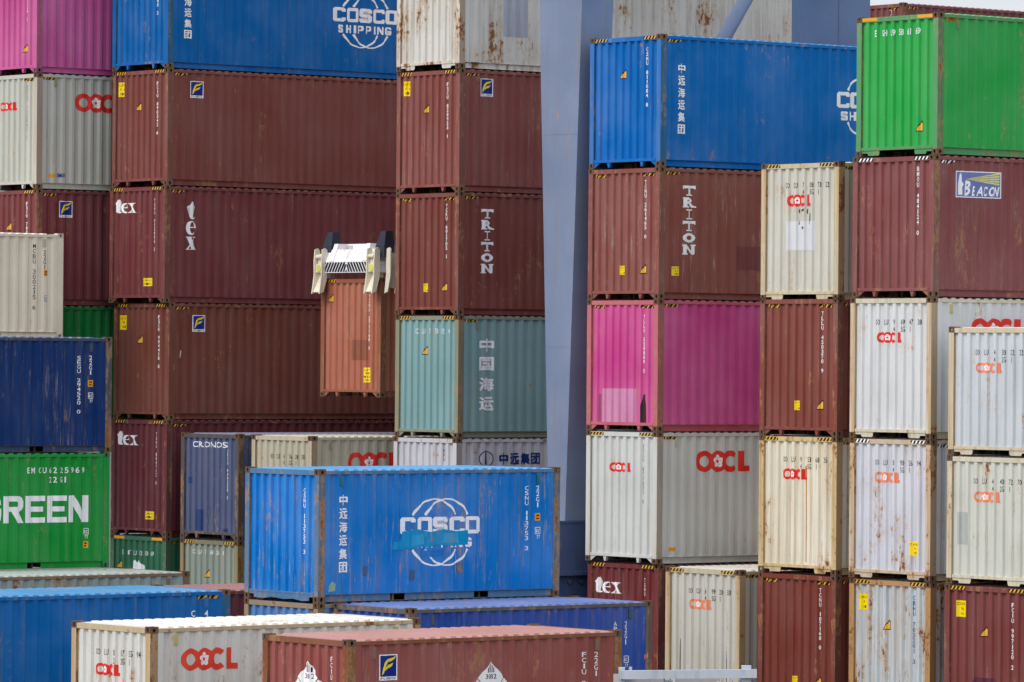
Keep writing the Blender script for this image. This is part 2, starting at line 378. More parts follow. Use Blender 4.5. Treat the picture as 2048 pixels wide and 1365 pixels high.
def globe_logo(s0, s1, zt, h, mat, cut=None):
    """wide word, small word and two crossing circles around them"""
    wd = s1 - s0; cx = (s0 + s1) / 2; o = []; cw = wd / 5.35
    for i, c in enumerate('COSCO'): o += block(c, s0 + i * (cw + wd * .0175 * .95), zt - h, cw, h, mat)
    h2 = h * .56; z2 = zt - h - h * .22 - h2; w2 = wd * .86; cw2 = w2 / 9.2; x = cx - w2 / 2
    for c in 'SHIPPING':
        a = .36 if c == 'I' else 1; o += block(c, x, z2, cw2 * a * .92, h2, mat); x += cw2 * a + (w2 - cw2 * 6.72) / 8
    zc = (zt + z2) / 2; r = wd * .33; t = h * .15
    for sx in (-1, 1):
        c0 = cx + sx * wd * .078
        for a0, a1 in ((32, 148), (212, 328)):
            ou = arc(c0, zc, r, r * 1.02, a0, a1, 22); inn = []
            for i, (px, pz) in enumerate(ou):
                tt = t * (.55 + .55 * abs(i / 22 - .5) * 2); q = Vector((px - c0, pz - zc)); q = q * (1 - tt / q.length); inn.append((c0 + q.x, zc + q.y))
            o.append(strip(ou, inn, mat, 1 if sx > 0 else 2))
    return o
def cjk(txt, s, ztop, zbot, w_, mat, bold=.02):
    n = len(txt); p = (ztop - zbot) / (n - .22); return [g_fit(c, s - w_ / 2, ztop - i * p - p * .8, w_, p * .8, mat, bold) for i, c in enumerate(txt)]
def flag_sticker(s0, s1, z0, z1):
    w_, h = s1 - s0, z1 - z0; P = lambda pts: [(s0 + x * w_, z1 - y * h) for x, y in pts]
    o = [rect(s0, s1, z0, z1, WHITE, 0), rect(s0 + .05 * w_, s1 - .05 * w_, z0 + .15 * h, z1 - .04 * h, NAVY, 1)]
    o.append(poly(P([(.12, .80), (.17, .52), (.26, .30), (.40, .19), (.60, .17), (.80, .13), (.93, .06), (.88, .17), (.74, .26), (.55, .29), (.42, .31), (.33, .42), (.28, .56), (.20, .72)]), YELB, 2))
    o.append(poly(P([(.29, .56), (.36, .46), (.48, .41), (.64, .39), (.82, .33), (.76, .44), (.64, .51), (.48, .53), (.36, .56), (.28, .64)]), YELB, 3))
    for i, c in enumerate('FLORENS'): o.append(g_fit(c, s0 + w_ * (.07 + i * .125), z0 + .035 * h, w_ * .105, h * .085, BLACK, .01, 2))
    return o
def caution(s0, s1, z0, z1, lines=("CAUTN", "9'6", 'HIG')):
    o = [rect(s0, s1, z0, z1, YELB, 0)]; n = len(lines); h = (z1 - z0) / (n + .35)
    for j, t in enumerate(lines):
        wd = (s1 - s0) * (.88 if len(t) > 3 else .5); x0 = (s0 + s1) / 2 - wd / 2 + (0 if len(t) > 3 else .1 * (s1 - s0)); cw = wd / len(t)
        for i, c in enumerate(t):
            if c != "'": o.append(g_fit(c, x0 + i * cw, z1 - (j + .85) * h - h * .12, cw * .75, h * .58, BLACK, .006, 1))
    return o
def sail(s1, z0, w_=.175, h=.215):
    s1 = .265 + .25 * round((s1 - .265) / .25) - .065        # ends where the next ridge hides it
    return [poly([(s1 - w_, z0), (s1 + .01, z0), (s1 + .01, z0 + h * .8), (s1 - .035, z0 + h)], BLACK, 0),
            poly([(s1 - w_ + .028, z0 + .017), (s1, z0 + .017), (s1, z0 + h * .72), (s1 - .037, z0 + h * .82)], YEL, 1)]
def hazard(s0, s1, z0, z1, col=None, n=4):
    o = [rect(s0, s1, z0, z1, BLACK, 0)]; p = (s1 - s0) / n; k = (z1 - z0) * .75
    for i in range(n): a = s0 + i * p + .15 * p; b = a + p * .42; o.append(poly([(a, z0), (b, z0), (min(b + k, s1), z1), (min(a + k, s1 - .001), z1)], col or YEL, 1))
    return o
def tex_word(s0, z0, w_, h, mat):
    X = lambda pts: [(s0 + x * w_, z0 + y * h) for x, y in pts]; o = []
    o.append(poly(X([(0, .72), (0, .66), (.08, .66), (.08, .14), (.11, .04), (.18, 0), (.25, .02), (.30, .10), (.29, .13), (.24, .09), (.20, .12), (.195, .2), (.195, .66), (.29, .66), (.29, .72), (.195, .72), (.195, 1.0), (.16, 1.0), (.09, .80)]), mat))
    o += [strip([(s0 + p[0], z0 + p[1]) for p in arc(.48 * w_, .36 * h, .155 * w_, .37 * h, 0, 318, 24)], [(s0 + p[0], z0 + p[1]) for p in arc(.50 * w_, .37 * h, .07 * w_, .30 * h, 0, 310, 24)], mat, 1)]
    o.append(rect(s0 + .40 * w_, s0 + .635 * w_, z0 + .36 * h, z0 + .42 * h, mat, 2))
    o.append(poly(X([(.66, .72), (.86, .72), (.86, .68), (.83, .67), (1.0, .05), (1.02, .0), (.80, .0), (.80, .04), (.83, .05), (.70, .67), (.66, .68)]), mat, 3))
    o.append(poly(X([(.88, .72), (1.0, .72), (1.0, .68), (.95, .67), (.74, .05), (.78, .04), (.78, 0), (.66, 0), (.66, .04), (.70, .05), (.92, .67), (.88, .68)]), mat, 4))
    return o
def tex_stack(s, ztop, zbot, w_, mat):
    h = (ztop - zbot); o = []; a = tex_word(0, 0, 1, 1, mat)
    for idx, (x0, x1, zt, zb, y1) in {(0,): (0, .30, 1.0, .63, 1.0), (1, 2): (.325, .635, .60, .31, .73), (3, 4): (.66, 1.02, .27, .0, .72)}.items():
        for i in idx:
            v, f, m_, l = a[i]; ww = w_ * (1 if i != 0 else .8)
            o.append(([(s + ((x - (x0 + x1) / 2) / (x1 - x0)) * ww, zbot + h * (zb + (zt - zb) * (y / y1))) for x, y in v], f, m_, l))
    return o
def slab_stack(txt, s, ztop, zbot, w_, mat):
    n = len(txt); p = (ztop - zbot) / (n - .12); h = p * .86; o = []
    for i, c in enumerate(txt):
        z = ztop - i * p - h; ww = w_ * (.56 if c == 'I' else 1); x0, x1 = s - ww / 2, s + ww / 2; t = h * .13
        a = .3 if c == 'I' else (.92 if c in 'TRN' else 1)
        o.append(g_fit(c, s - ww * a / 2, z, ww * a, h, mat, .04))
        if c == 'T': o += [rect(x0, x0 + t, z + h * .66, z + h, mat, 1), rect(x1 - t, x1, z + h * .66, z + h, mat, 1), rect(s - ww * .28, s + ww * .28, z, z + t, mat, 1)]
        if c == 'I': o += [rect(x0, x1, z, z + t, mat, 1), rect(x0, x1, z + h - t, z + h, mat, 1)]
        if c == 'R': o += [rect(x0, x0 + ww * .5, z, z + t, mat, 1), rect(x0, x0 + ww * .3, z + h - t, z + h, mat, 1), rect(x1 - ww * .3, x1 + ww * .05, z, z + t, mat, 1)]
        if c == 'N': o += [rect(x0 - ww * .03, x0 + ww * .36, z, z + t, mat, 1), rect(x0 - ww * .03, x0 + ww * .3, z + h - t, z + h, mat, 1), rect(x1 - ww * .34, x1 + ww * .03, z + h - t, z + h, mat, 1)]
    return o
def placard(cx, cz, r, top='', low=''):
    """white diamond; '9' style with black bars above, or a plain one with a number"""
    D = lambda k: [(cx - r * k, cz), (cx, cz - r * k), (cx + r * k, cz), (cx, cz + r * k)]
    o = [poly(D(1), WHITE, 0)]
    if top == 'bars':
        for i in (-3, -1.5, 0, 1.5, 3):
            x = cx + i * r * .09; y1 = cz + r * .93 - abs(x - cx); o.append(rect(x - r * .035, x + r * .035, cz + r * .32, y1 - .01, BLACK, 1))
    if low:
        cw = r * .2
        for i, c in enumerate(low): o.append(g_fit(c, cx + (i - len(low) / 2) * cw * 1.2, cz - .02, cw, r * .3, BLACK, .006, 1))
        o.append(g_fit('9', cx - .015, cz - r * .62, .03, .06, BLACK, .01, 1))
    return o
def apply_marks(root, name, face, shapes, L, off=.003):
    """bend the flat shapes over the corrugation of the wall they are painted on"""
    B = EB if face == 'e' else [(-9, .004), (9, .004)] if face == 'h' else side_breaks(L); bm = bmesh.new(); mats = []
    lay = bm.faces.layers.int.new('lay'); s_all = []
    for v, f, m_, l in shapes:
        if m_ not in mats: mats.append(m_)
        vs = [bm.verts.new((x, z, 0)) for x, z in v]
        for qi, q in enumerate(f):
            try: fc = bm.faces.new([vs[i] for i in q])
            except ValueError: continue
            fc.material_index = mats.index(m_); fc[lay] = l[qi] if isinstance(l, list) else l
        s_all += [p[0] for p in v]
    big = [q for q in bm.faces if len(q.verts) > 4]
    if big: bmesh.ops.triangulate(bm, faces=big)
    lo, hi = min(s_all), max(s_all)
    for s, d in B:
        if lo < s < hi: bmesh.ops.bisect_plane(bm, geom=bm.verts[:] + bm.edges[:] + bm.faces[:], plane_co=(s, 0, 0), plane_no=(1, 0, 0), dist=1e-5)
    vl = {}
    for fc in bm.faces:
        for v in fc.verts: vl[v] = max(vl.get(v, 0), fc[lay])
    for fc in bm.faces: fc.normal_update()
    flip = [fc for fc in bm.faces if fc.normal.z < 0]
    if flip: bmesh.ops.reverse_faces(bm, faces=flip)
    for v in bm.verts:
        s, z = v.co.x, v.co.y; d = interp(B, s) - off - vl.get(v, 0) * .0011
        v.co = (d, W - s, z) if face in 'eh' else (s, d, z)
    me = bpy.data.meshes.new(name); bm.to_mesh(me); bm.free()
    for m_ in mats: me.materials.append(m_)
    return link(name, me, root)
# ------------------------------------------------------------------ where things stand
YAW = .67499; OX, OY = -8.5176, 123.407; GROUP = 'shipping containers stacked in the yard'
def at(u, v): return OX + u * math.cos(YAW) - v * math.sin(YAW), OY + u * math.sin(YAW) + v * math.cos(YAW)
def container(label, u, v, top, H, L, dyaw, col, var='A', rust=.06, streak=.22, stain=0., post=None, pstain=.0, prust=.2, cast=None, scratch=0., vent=True, hz=None, marks=()):
    x, y = at(u, v); z = ZC + top - H
    if z < .08: z = 0.0
    root = bpy.data.objects.new('shipping_container', None); COL.objects.link(root)
    root.location = (x, y, z); root.rotation_euler.z = YAW + R(dyaw); root.empty_display_size = .3
    tag(root, label, 'shipping container', GROUP)
    H = ZC + top - z
    pm = paint('container_paint', col, rust, streak, stain, scratch=scratch); side_c = tuple(a * .6 + b * .4 for a, b in zip(post or col, (112, 88, 70)))
    fs = fm0 = paint('post_side_paint', tuple(round(x_) for x_ in side_c), min(.5, rust + prust + .08), .6, pstain * .5, scratch=scratch)
    fm = paint('frame_paint', post or col, rust + prust, min(1, streak + .2), pstain, scratch=scratch * .6)
    cm = CAST if cast is None else paint('casting_paint', cast, .1, .3)
    H = round(H, 4)
    link('end_panel', end_panel(H), root, pm); link('side_panel', side_panel(L, H, False), root, pm); link('side_panel', side_panel(L, H, True), root, pm)
    rc_ = tuple(a * .68 + b * .32 for a, b in zip(col, (206, 202, 196))); link('roof_panel', roof_panel(L, H), root, paint('roof_sheen_paint', rc_, rust + .06, min(1, streak + .25), stain, rough=.45)); link('floor', floor_mesh(L), root, UNDER)  # pale mix paints the sky's grazing sheen into the roof colour
    for ex in (0, 1):
        for ey in (0, 1):
            p = link('corner_post', post_mesh(H, 0, 0), root, fm); p.material_slots[1].material = fs if prust > .08 else fm
            if ex: p.location.x = L - .175
            if ey: p.location.y = W - .149
            for ez in (0, 1):
                c = link('corner_casting', casting_mesh(ex, ey, ez), root, cm); c.location = ((L - .178) * ex, (W - .162) * ey, (H - .118) * ez)
    rm = paint('rail_paint', post or col, rust + prust * .7, min(1, streak + .1), pstain * .35)
    t = link('top_rail', top_rail(L, H), root, rm); t = link('top_rail', top_rail(L, H), root, rm); t.location.y = W - .06
    t = link('bottom_rail', bottom_rail(L, H, L < 8), root, rm); t = link('bottom_rail', bottom_rail(L, H, L < 8), root, rm); t.location.y = W; t.scale.y = -1
    link('end_header', header_mesh(H), root, rm); t = link('end_header', header_mesh(H), root, rm); t.location.x = L - .074
    link('end_sill', sill_mesh(var), root, rm)
    for k in (0, 1): d = link('door', door_leaf(L, H, k), root, pm); link('lock_rod', lock_rod(L, H, k), d, fm)
    if vent:
        for vx in (.56, L - .56): o = link('vent', vent_mesh(), root, rm if vent is True else paint('vent_paint', vent, .1, .4)); o.location = (vx, .012 + .02, H - .34)
    if hz:
        cc = {'y': YEL, 'w': WHITE, 'o': ORG}[hz[1]]
        if hz[1] == 'o':
            for a, b in ((.17, .62), (W - .62, W - .17)): apply_marks(root, 'hazard_stripe', 'h', [rect(a, b, H - .1, H - .035, ORG)], L)
            apply_marks(root, 'hazard_stripe', 's', hazard(.19, .66, H - .17, H - .11, ORG, 14), L)
        else:
            z0, z1, fc = (H - .1, H - .035, 'h') if hz[0] == 'H' else (H - .20, H - .135, 'e')
            a1 = .17 if fc == 'h' else .21
            apply_marks(root, 'hazard_stripe', fc, hazard(a1, .60, z0, z1, cc), L); apply_marks(root, 'hazard_stripe', fc, hazard(W - .60, W - a1, z0, z1, cc), L)
            apply_marks(root, 'hazard_stripe', 's', hazard(.19, .60, H - .17, H - .11, cc), L)
    for nme, fc, sh in marks:
        if nme in ('paint_patch', 'scuff_mark') and len(sh) > 1 and all(q[3] == 0 for q in sh):
            for q in sh: apply_marks(root, nme, fc, [q], L)
        else: apply_marks(root, nme, fc, sh, L)
    return root
# recurring sets of marks
def leased(num, lab=(.23, .51, 2.25, 2.61), sx=1.245, side=(.70, 1.07, 2.185, 2.60)):
    return [('warning_sticker', 'e', caution(*lab)), ('warning_sticker', 'e', sail(sx, 1.88)), ('serial_number', 'e', stack(num, 1.91, 2.58, 1.27)), ('logo', 's', flag_sticker(*side))]
def slabbed(num, s0=.70, zt=2.50, zb=.98):
    return [('warning_sticker', 'e', caution(1.10, 1.26, .54, .74)), ('warning_sticker', 'e', sail(2.01, .56)), ('serial_number', 'e', stack(num, 1.91, 2.61, 1.33))] + ([('lettering', 's', slab_stack('TRITON', .88, zt, zb, .34, WHITE))] if s0 else [])
def texed(num, side=True, z=2.24):
    return [('lettering', 'e', tex_word(.22, z, .90, .34, WHITE)), ('warning_sticker', 'e', caution(1.51, 1.87, .41, .61, ('CAUTN', 'HIGH'))), ('serial_number', 'e', stack(num, 1.91, 2.57, 1.28, cw=.035))] + \
        ([('lettering', 's', tex_stack(.81, 2.51, 1.32, .30, WHITE))] if side else [])
def bloom(num, size, mat=None, z=2.36, e=(.79, 1.52, 1.97, 2.20), ink=None, dz=0.):
    """number in pairs over the ridges, size code and blossom word on the end wall"""
    ss = (.822, 1.072, 1.32, 1.572, 1.822, 2.072); items = list(zip(ss, num)); ink = ink or BLACK
    return [('serial_number', 'e', row(items, z, .11, ink)), ('serial_number', 'e', row(list(zip((1.32, 1.572, 1.80), size)), z - .145, .11, ink)),
            ('logo', 'e', bloom_logo(e[0], e[1], e[2], e[3], mat or RED, WHITE))]
def code_side(s, z, mat=WHITE, ic=True):       # yellow tag and boxed sign near the right end of a 20 ft box
    o = [rect(s - .055, s + .055, z, z + .15, ORG, 0), rect(s - .03, s + .03, z + .09, z + .12, BLACK, 1), rect(s - .03, s + .02, z + .03, z + .06, BLACK, 1)]
    if ic:
        y = z - .27; t = .012
        o += [rect(s - .05, s + .06, y, y + t, mat), rect(s - .05, s + .06, y + .13, y + .142, mat), rect(s - .05, s - .038, y, y + .14, mat), rect(s + .048, s + .06, y, y + .14, mat),
              g_fit('i', s - .03, y + .03, .02, .08, mat, .01), g_fit('c', s, y + .03, .035, .07, mat, .01), g_fit('7', s - .02, y - .09, .03, .07, mat, .01), g_fit('7', s + .02, y - .09, .03, .07, mat, .01)]
    return o
CN6 = '中远海运集团'
BR, BR2, BR3 = (128, 74, 68), (119, 63, 65), (124, 68, 60)
H1, H2, L4, L2 = 2.896, 2.591, 12.192, 6.058
c = container
# --- far left stack
c('magenta container topping the leftmost stack behind the pale beige one', -1.88, 3.08, 9.97, H1, L4, 0, (196, 92, 150), cast=(120, 80, 90), marks=[('serial_number', 'e', stack('TLLU 558124 2', 1.91, 2.6, 1.3, cw=.03)), ('warning_sticker', 'e', sail(1.91, .52))])
c('weathered grey container with red blossom logo under the magenta one at far left', -1.86, 3.08, 7.07, H1, L4, 0, (188, 190, 180), hz='Py', stain=.05, pstain=.35, rust=.05, vent=(150, 150, 120),
  marks=[('logo', 'e', bloom_logo(.72, 1.48, 1.98, 2.2, RED, WHITE)), ('serial_number', 'e', stack('OOCU 730842 1', 1.91, 2.6, 1.25, GREYB, cw=.03)), ('logo', 's', bloom_logo(1.15, 2.70, 1.96, 2.43, RED, WHITE)), ('paint_patch', 's', [rect(.40, .56, .29, .38, ORG)]), ('paint_patch', 's', [rect(.64, .86, .30, .40, PALEB), rect(.70, .76, .32, .36, BLACK, 1)])])
c('dark brown container with blue flag sticker on the leftmost stack, behind the beige one', -1.84, 3.08, 4.17, H1, L4, 0, BR2, hz='Hy', marks=leased('FSCU 780354 7', sx=1.21, side=(.70, 1.07, 2.20, 2.61))[1:])
c('dark green container glimpsed between the beige box and the brown stack at left', -1.84, 3.08, 1.27, H1, L4, 0, (26, 118, 58), vent=False)
# --- tall brown stack on the left
c('blue container with white globe emblem above the brown stack at top left', -.05, 0, 10.04, H1, L4, 0, (0, 98, 168), scratch=.05, streak=.1, rust=.02, marks=[('serial_number', 'e', stack('CSNU 812845 2', 1.91, 2.62, 1.34)), ('lettering', 's', cjk(CN6, .615, 2.30, .75, .24, WHITE)), ('logo', 's', globe_logo(5.10, 7.15, 1.76, .36, WHITE))])
c('brown container with blue flag sticker right under the blue one at top left', -.03, 0, 7.14, H1, L4, 0, BR, hz='Hy', marks=leased('FCIU 890342 6'))
c('maroon container with stacked white lettering on its long side, third from the top at left', -.09, 0, 4.24, H1, L4, 0, BR2, hz='Hy', marks=texed('TGHU 912406 3'))
c('brown container with blue flag sticker beside the hanging orange one', .07, 0, 1.35, H1, L4, 0, (120, 70, 60), hz='Hy', marks=leased('FSCU 904418 8', lab=(.26, .56, 2.22, 2.58), side=(.72, 1.08, 2.18, 2.59)) + [('paint_patch', 's', [poly([(.32, 1.54), (.37, 1.53), (.40, 1.70), (.36, 1.72)], paint('torn_label', (200, 190, 170), 0, .1))])])
c('dark maroon container with white lettering behind the faded dark blue one', .02, 0, -1.545, H1, L4, 0, (104, 50, 56), hz='Hy', marks=texed('TGHU 884712 0', side=False))
c('bottle green container with a torn white patch at the foot of the brown stack', .02, 0, -4.44, H1, L4, 0, (52, 112, 82), hz='Ho', rust=.1,
  marks=[('serial_number', 'e', row([(.56, 'E'), (.825, 'IT'), (1.075, 'LU'), (1.325, '12'), (1.575, '00'), (1.825, '69')], 2.40, .11, WHITE)), ('warning_sticker', 'e', sail(.47, 2.05)),
         ('paint_patch', 'e', [poly([(.92, 1.7), (.92, 2.02), (.97, 2.2), (1.05, 2.27), (1.10, 2.28), (1.13, 2.21), (1.2, 2.28), (1.33, 2.2), (1.45, 2.14), (1.52, 2.0), (1.52, 1.7)], WHITE), poly([(1.08, 1.88), (1.14, 1.88), (1.14, 1.97), (1.08, 1.97)], paint('green_bit', (40, 110, 70), 0, .1), 1)])])
# --- next rows, lower
c('faded dark blue container with spaced white capitals, left of the small cream one', 0, -3.08, -1.845, H2, L4, 0, (84, 94, 128), rust=.09, post=(84, 80, 84), prust=.28,
  marks=[('lettering', 'e', [g_fit(k, .50 + i * .25, 2.24, .16, .14, WHITE, .012) for i, k in enumerate('CRONOS')]), ('serial_number', 'e', stack('CRXU 949208 0', 1.91, 2.2, .99, cw=.035)), ('paint_patch', 'e', [rect(.62, .90, .20, .72, paint('blue_patch', (40, 66, 120), .02, .2)), rect(1.18, 1.27, .60, .81, paint('blue_patch2', (44, 70, 125), .02, .2)), rect(.31, .42, 1.35, 1.5, paint('blue_patch3', (44, 70, 125), .02, .2)), rect(1.72, 1.95, .2, .28, paint('blue_patch4', (44, 66, 115), .02, .2))])])
c('grey green container with a yellow triangle under the faded dark blue one', 0, -3.08, -4.44, H1, L4, 0, (138, 152, 144), hz='Hy', rust=.13, stain=.12, pstain=.5, post=(120, 120, 96),
  marks=[('serial_number', 'e', row([(.575, 'CC'), (.825, 'LU'), (1.08, '7'), (1.325, '68'), (1.575, '25'), (1.82, '8')], 2.53, .1, WHITE)), ('warning_sticker', 'e', sail(1.20, 1.96))])
c('cream container with red blossom logo half hidden behind the blue one', -.08, -6.16, -1.845, H2, L4, 0, (186, 180, 160), rust=.1, stain=.06, pstain=.55, vent=(150, 150, 110),
  marks=bloom(('OO', 'CU', '4', '76', '28', '33'), ('4', '2G', '1'), z=2.03, e=(.72, 1.44, 1.60, 1.83)) + [('logo', 's', bloom_logo(1.08, 2.66, 1.68, 2.2, RED, WHITE))])
# --- stack beside the crane leg
c('rusty cream container with a grey patch, topmost beside the crane leg', 1.86, -9.24, 9.74, H1, L4, 0, (212, 211, 204), 'B', rust=.33, streak=.5, stain=.14, pstain=.5, prust=.25, vent=False,
  marks=[('paint_patch', 's', [rect(1.32, 2.09, .80, 2.2, paint('grey_patch', (172, 176, 188), .03, .4))]), ('paint_patch', 's', [rect(.5, .58, .30, .36, paint('ochre_tag', (220, 170, 90), .05, .3))]),
         ('paint_patch', 's', [poly([(6.6, .62), (6.92, .25), (7.25, .62), (6.92, 1.0)], paint('diamond_ghost', (168, 170, 164), .03, .3))])])
c('brown container with blue flag sticker, second from the top beside the crane leg', 1.88, -9.24, 6.843, H1, L4, 0, (136, 78, 72), hz='Hy', scratch=.3, marks=leased('FSCU 858953 1', lab=(.24, .49, 2.31, 2.66), sx=1.205, side=(.66, 1.02, 2.26, 2.68)))
c('brown container with white slab capitals left of the crane leg', 1.88, -9.24, 3.947, H1, L4, 0, BR3, hz='Py', marks=slabbed('TCKU 601705 1'))
c('teal container with four white Chinese characters beside the crane leg', 1.90, -9.24, 1.051, H1, L4, 0, (128, 166, 168), hz='Hy', rust=.09, stain=.06, post=(128, 140, 122), pstain=.5,
  marks=[('serial_number', 'e', row([(.825, 'CC'), (1.075, 'LU'), (1.33, '7'), (1.575, '73'), (1.825, '12'), (2.07, '4')], 2.45, .12, WHITE)), ('warning_sticker', 'e', sail(1.25, 1.95)), ('lettering', 's', [g_fit(k, .66, z, .42, h, WHITE, .024) for k, z, h in (('中', 2.02, .33), ('国', 1.58, .33), ('海', 1.10, .33), ('运', .64, .33))])])
c('pale grey container with dark blue Chinese lettering under the teal one', 1.87, -9.24, -1.845, H1, L4, 0, (196, 198, 206), 'A', rust=.2, streak=.4, stain=.1, pstain=.5,
  marks=[('serial_number', 'e', stack('CBHU 840213 5', 1.91, 2.74, 1.4, GREYB)), ('logo', 's', [strip(arc(.91, 2.40, .21, .19, 0, 360, 28), arc(.91, 2.40, .185, .168, 0, 360, 28), NAVY2), poly([(.86, 2.22), (.95, 2.22), (.925, 2.57), (.905, 2.60), (.89, 2.57)], NAVY2, 1)]), ('lettering', 's', [g_fit(k, 1.30 + i * .32, 2.26, .28, .28, NAVY2, .03) for i, k in enumerate('中远集团')])])
# --- hanging one
hang = c('orange container hanging from the white spreader in front of the brown stack', 2.52, -5.40, 1.96, H1, L4, 0, (176, 108, 86), hz='Hy', rust=.08, post=(150, 92, 70), scratch=.25,
  marks=[('warning_sticker', 'e', sail(.53, 2.31)), ('serial_number', 'e', stack('TCNU 571168 0', 1.91, 2.48, 1.15, cw=.045)), ('paint_patch', 'e', [rect(1.26, 1.88, .90, 1.39, paint('brown_patch', (146, 90, 70), .02, .2))]), ('warning_sticker', 'e', caution(1.70, 2.03, .36, .72, ('CAUTN', '9', 'HIGH', 'CONT')))])
# --- stack right of the crane leg
c('blue container with six white Chinese characters above the brown one, right of the crane leg', .22, -18.48, 7.15, H1, L4, 0, (0, 104, 182), hz='Hy', scratch=.06, streak=.1, rust=.02, prust=.16,
  marks=[('warning_sticker', 'e', sail(1.28, 1.96)), ('serial_number', 'e', stack('CSNU 811084 8', 1.91, 2.62, 1.32)), ('lettering', 's', cjk(CN6, .615, 2.27, .73, .23, WHITE)), ('logo', 's', globe_logo(5.21, 7.3, 1.84, .36, WHITE))])
c('brown container with white slab capitals above the pink one', .205, -18.48, 4.25, H1, L4, 0, (140, 82, 74), hz='Py', scratch=.8,
  marks=slabbed('TCNU 261465 0') + [('warning_sticker', 's', caution(.40, .60, .52, .72)), ('paint_patch', 's', [rect(2.29, 3.0, .68, 1.2, paint('maroon_patch', (122, 66, 68), .02, .2))])])
sm = lambda s, z0, z1, w_: poly([(s - w_, z0), (s + w_, z0), (s + w_ * .9, z0 + (z1 - z0) * .6), (s + w_ * .4, z1), (s - w_ * .5, z1 - .02), (s - w_, z0 + (z1 - z0) * .55)], paint('tyre_soot', (66, 46, 54), .02, .5))
c('hot pink container with a sooty smear, between brown and grey boxes', .195, -18.48, 1.355, H1, L4, 0, (204, 84, 146), hz='Py', rust=.05, post=(190, 100, 112), pstain=.12, vent=False,
  marks=[('serial_number', 'e', stack('TLLU 558889 5', 1.91, 2.55, 1.28, cw=.045)), ('paint_patch', 'e', [rect(.55, 1.66, .19, .93, paint('pale_pink_patch', (208, 136, 176), .07, .3, .08))]), ('paint_patch', 'e', [sm(1.95, .19, .82, .105)]), ('paint_patch', 'e', [rect(.38, .47, .19, .80, paint('dull_smear', (150, 74, 104), .02, .5))])])
c('light grey container with big red blossom logo under the pink one', .20, -18.48, -1.54, H1, L4, 0, (204, 206, 202), hz='Hy', rust=.04, streak=.15, pstain=.3, prust=.12, vent=(190, 190, 170),
  marks=[('logo', 'e', bloom_logo(.80, 1.53, 1.99, 2.20, RED, WHITE)), ('serial_number', 'e', stack('OOCU 871631 0', 1.91, 2.62, 1.31, GREYB, cw=.035)), ('logo', 's', bloom_logo(1.13, 2.70, 2.0, 2.475, RED, WHITE)), ('paint_patch', 's', [rect(.40, .55, .28, .36, ORG)])])
c('maroon container with white lettering at the foot of the stack right of the crane', .27, -18.48, -4.44, H1, L4, 0, (116, 52, 54), hz='Hy', scratch=.2, marks=texed('TGHU 604177 5', side=False, z=2.20)[0::2])
c('light grey container with faded orange logo, tucked beside the maroon one at the bottom', -.08, -21.56, -4.44, H1, L4, 0, (198, 196, 186), hz='Hy', rust=.18, stain=.07, pstain=.75, post=(196, 186, 158),
  marks=bloom(('OO', 'CU', '6', '99', '20', '33'), ('4', '5G', '1'), REDF, z=2.34, e=(.78, 1.50, 2.0, 2.22)) + [('paint_patch', 'e', [sm(.46, .45, 1.35, .03)]), ('paint_patch', 'e', [sm(2.0, .45, 1.25, .035)])])
# --- narrow column
c('cream container with a white patch and black scuff, left of the lighthouse sign', -.13, -24.64, 4.2, H1, L4, 0, (204, 202, 190), 'B', rust=.17, stain=.06, hz='Hy', pstain=.75, post=(200, 190, 160),
  marks=bloom(('CO', 'CU', '7', '08', '73', '22'), ('4', '5G', '1'), z=2.36, e=(.81, 1.55, 1.97, 2.22)) + [('paint_patch', 'e', [rect(.80, 1.65, 1.05, 1.66, paint('white_patch', (212, 213, 216), .02, .15))]),
         ('scuff_mark', 'e', [poly(p, paint('black_scuff', (50, 50, 56), .0, .3)) for p in ([(1.135, 1.86), (1.16, 1.93), (1.18, 1.90), (1.17, 1.82)], [(1.27, 1.90), (1.35, 1.93), (1.34, 1.88), (1.28, 1.86)], [(1.385, 1.84), (1.41, 1.93), (1.43, 1.90), (1.42, 1.80)], [(1.135, 1.60), (1.16, 1.68), (1.175, 1.64), (1.165, 1.58)], [(1.27, 1.52), (1.31, 1.48), (1.35, 1.52), (1.31, 1.56)], [(1.515, 1.60), (1.53, 1.84), (1.55, 1.82), (1.545, 1.58)])])])
c('reddish brown container squeezed between two cream ones', -.13, -24.64, 1.35, H1, L4, 0, (132, 74, 64), 'A', hz='Py', marks=slabbed('TLLU 450370 9', s0=0))
c('cream container streaked with orange rust below the logo', -.13, -24.64, -1.54, H1, L4, 0, (226, 220, 200), 'B', rust=.31, streak=.35, stain=.3, hz='Hy', pstain=1., post=(212, 190, 146), prust=.2,
  marks=bloom(('OO', 'LU', '9', '53', '68', '35'), ('4', '5G', '1'), z=2.34, e=(.75, 1.48, 1.97, 2.20)) + [('rust_stain', 'e', [poly([(1.38, 2.16), (1.42, 2.27), (1.50, 2.26), (1.52, 2.12), (1.485, 2.02), (1.48, 1.2), (1.47, .25), (1.44, .25), (1.435, 1.4), (1.42, 2.0)], paint('rust_run', (186, 112, 52), .45, .7, .5))])])
c('reddish brown container at the foot of the narrow column, right of the galvanised rail', -.13, -24.64, -4.44, H1, L4, 0, (124, 62, 52), 'A', hz='Py', scratch=.1, marks=slabbed('TCNU 107168 0', s0=0))
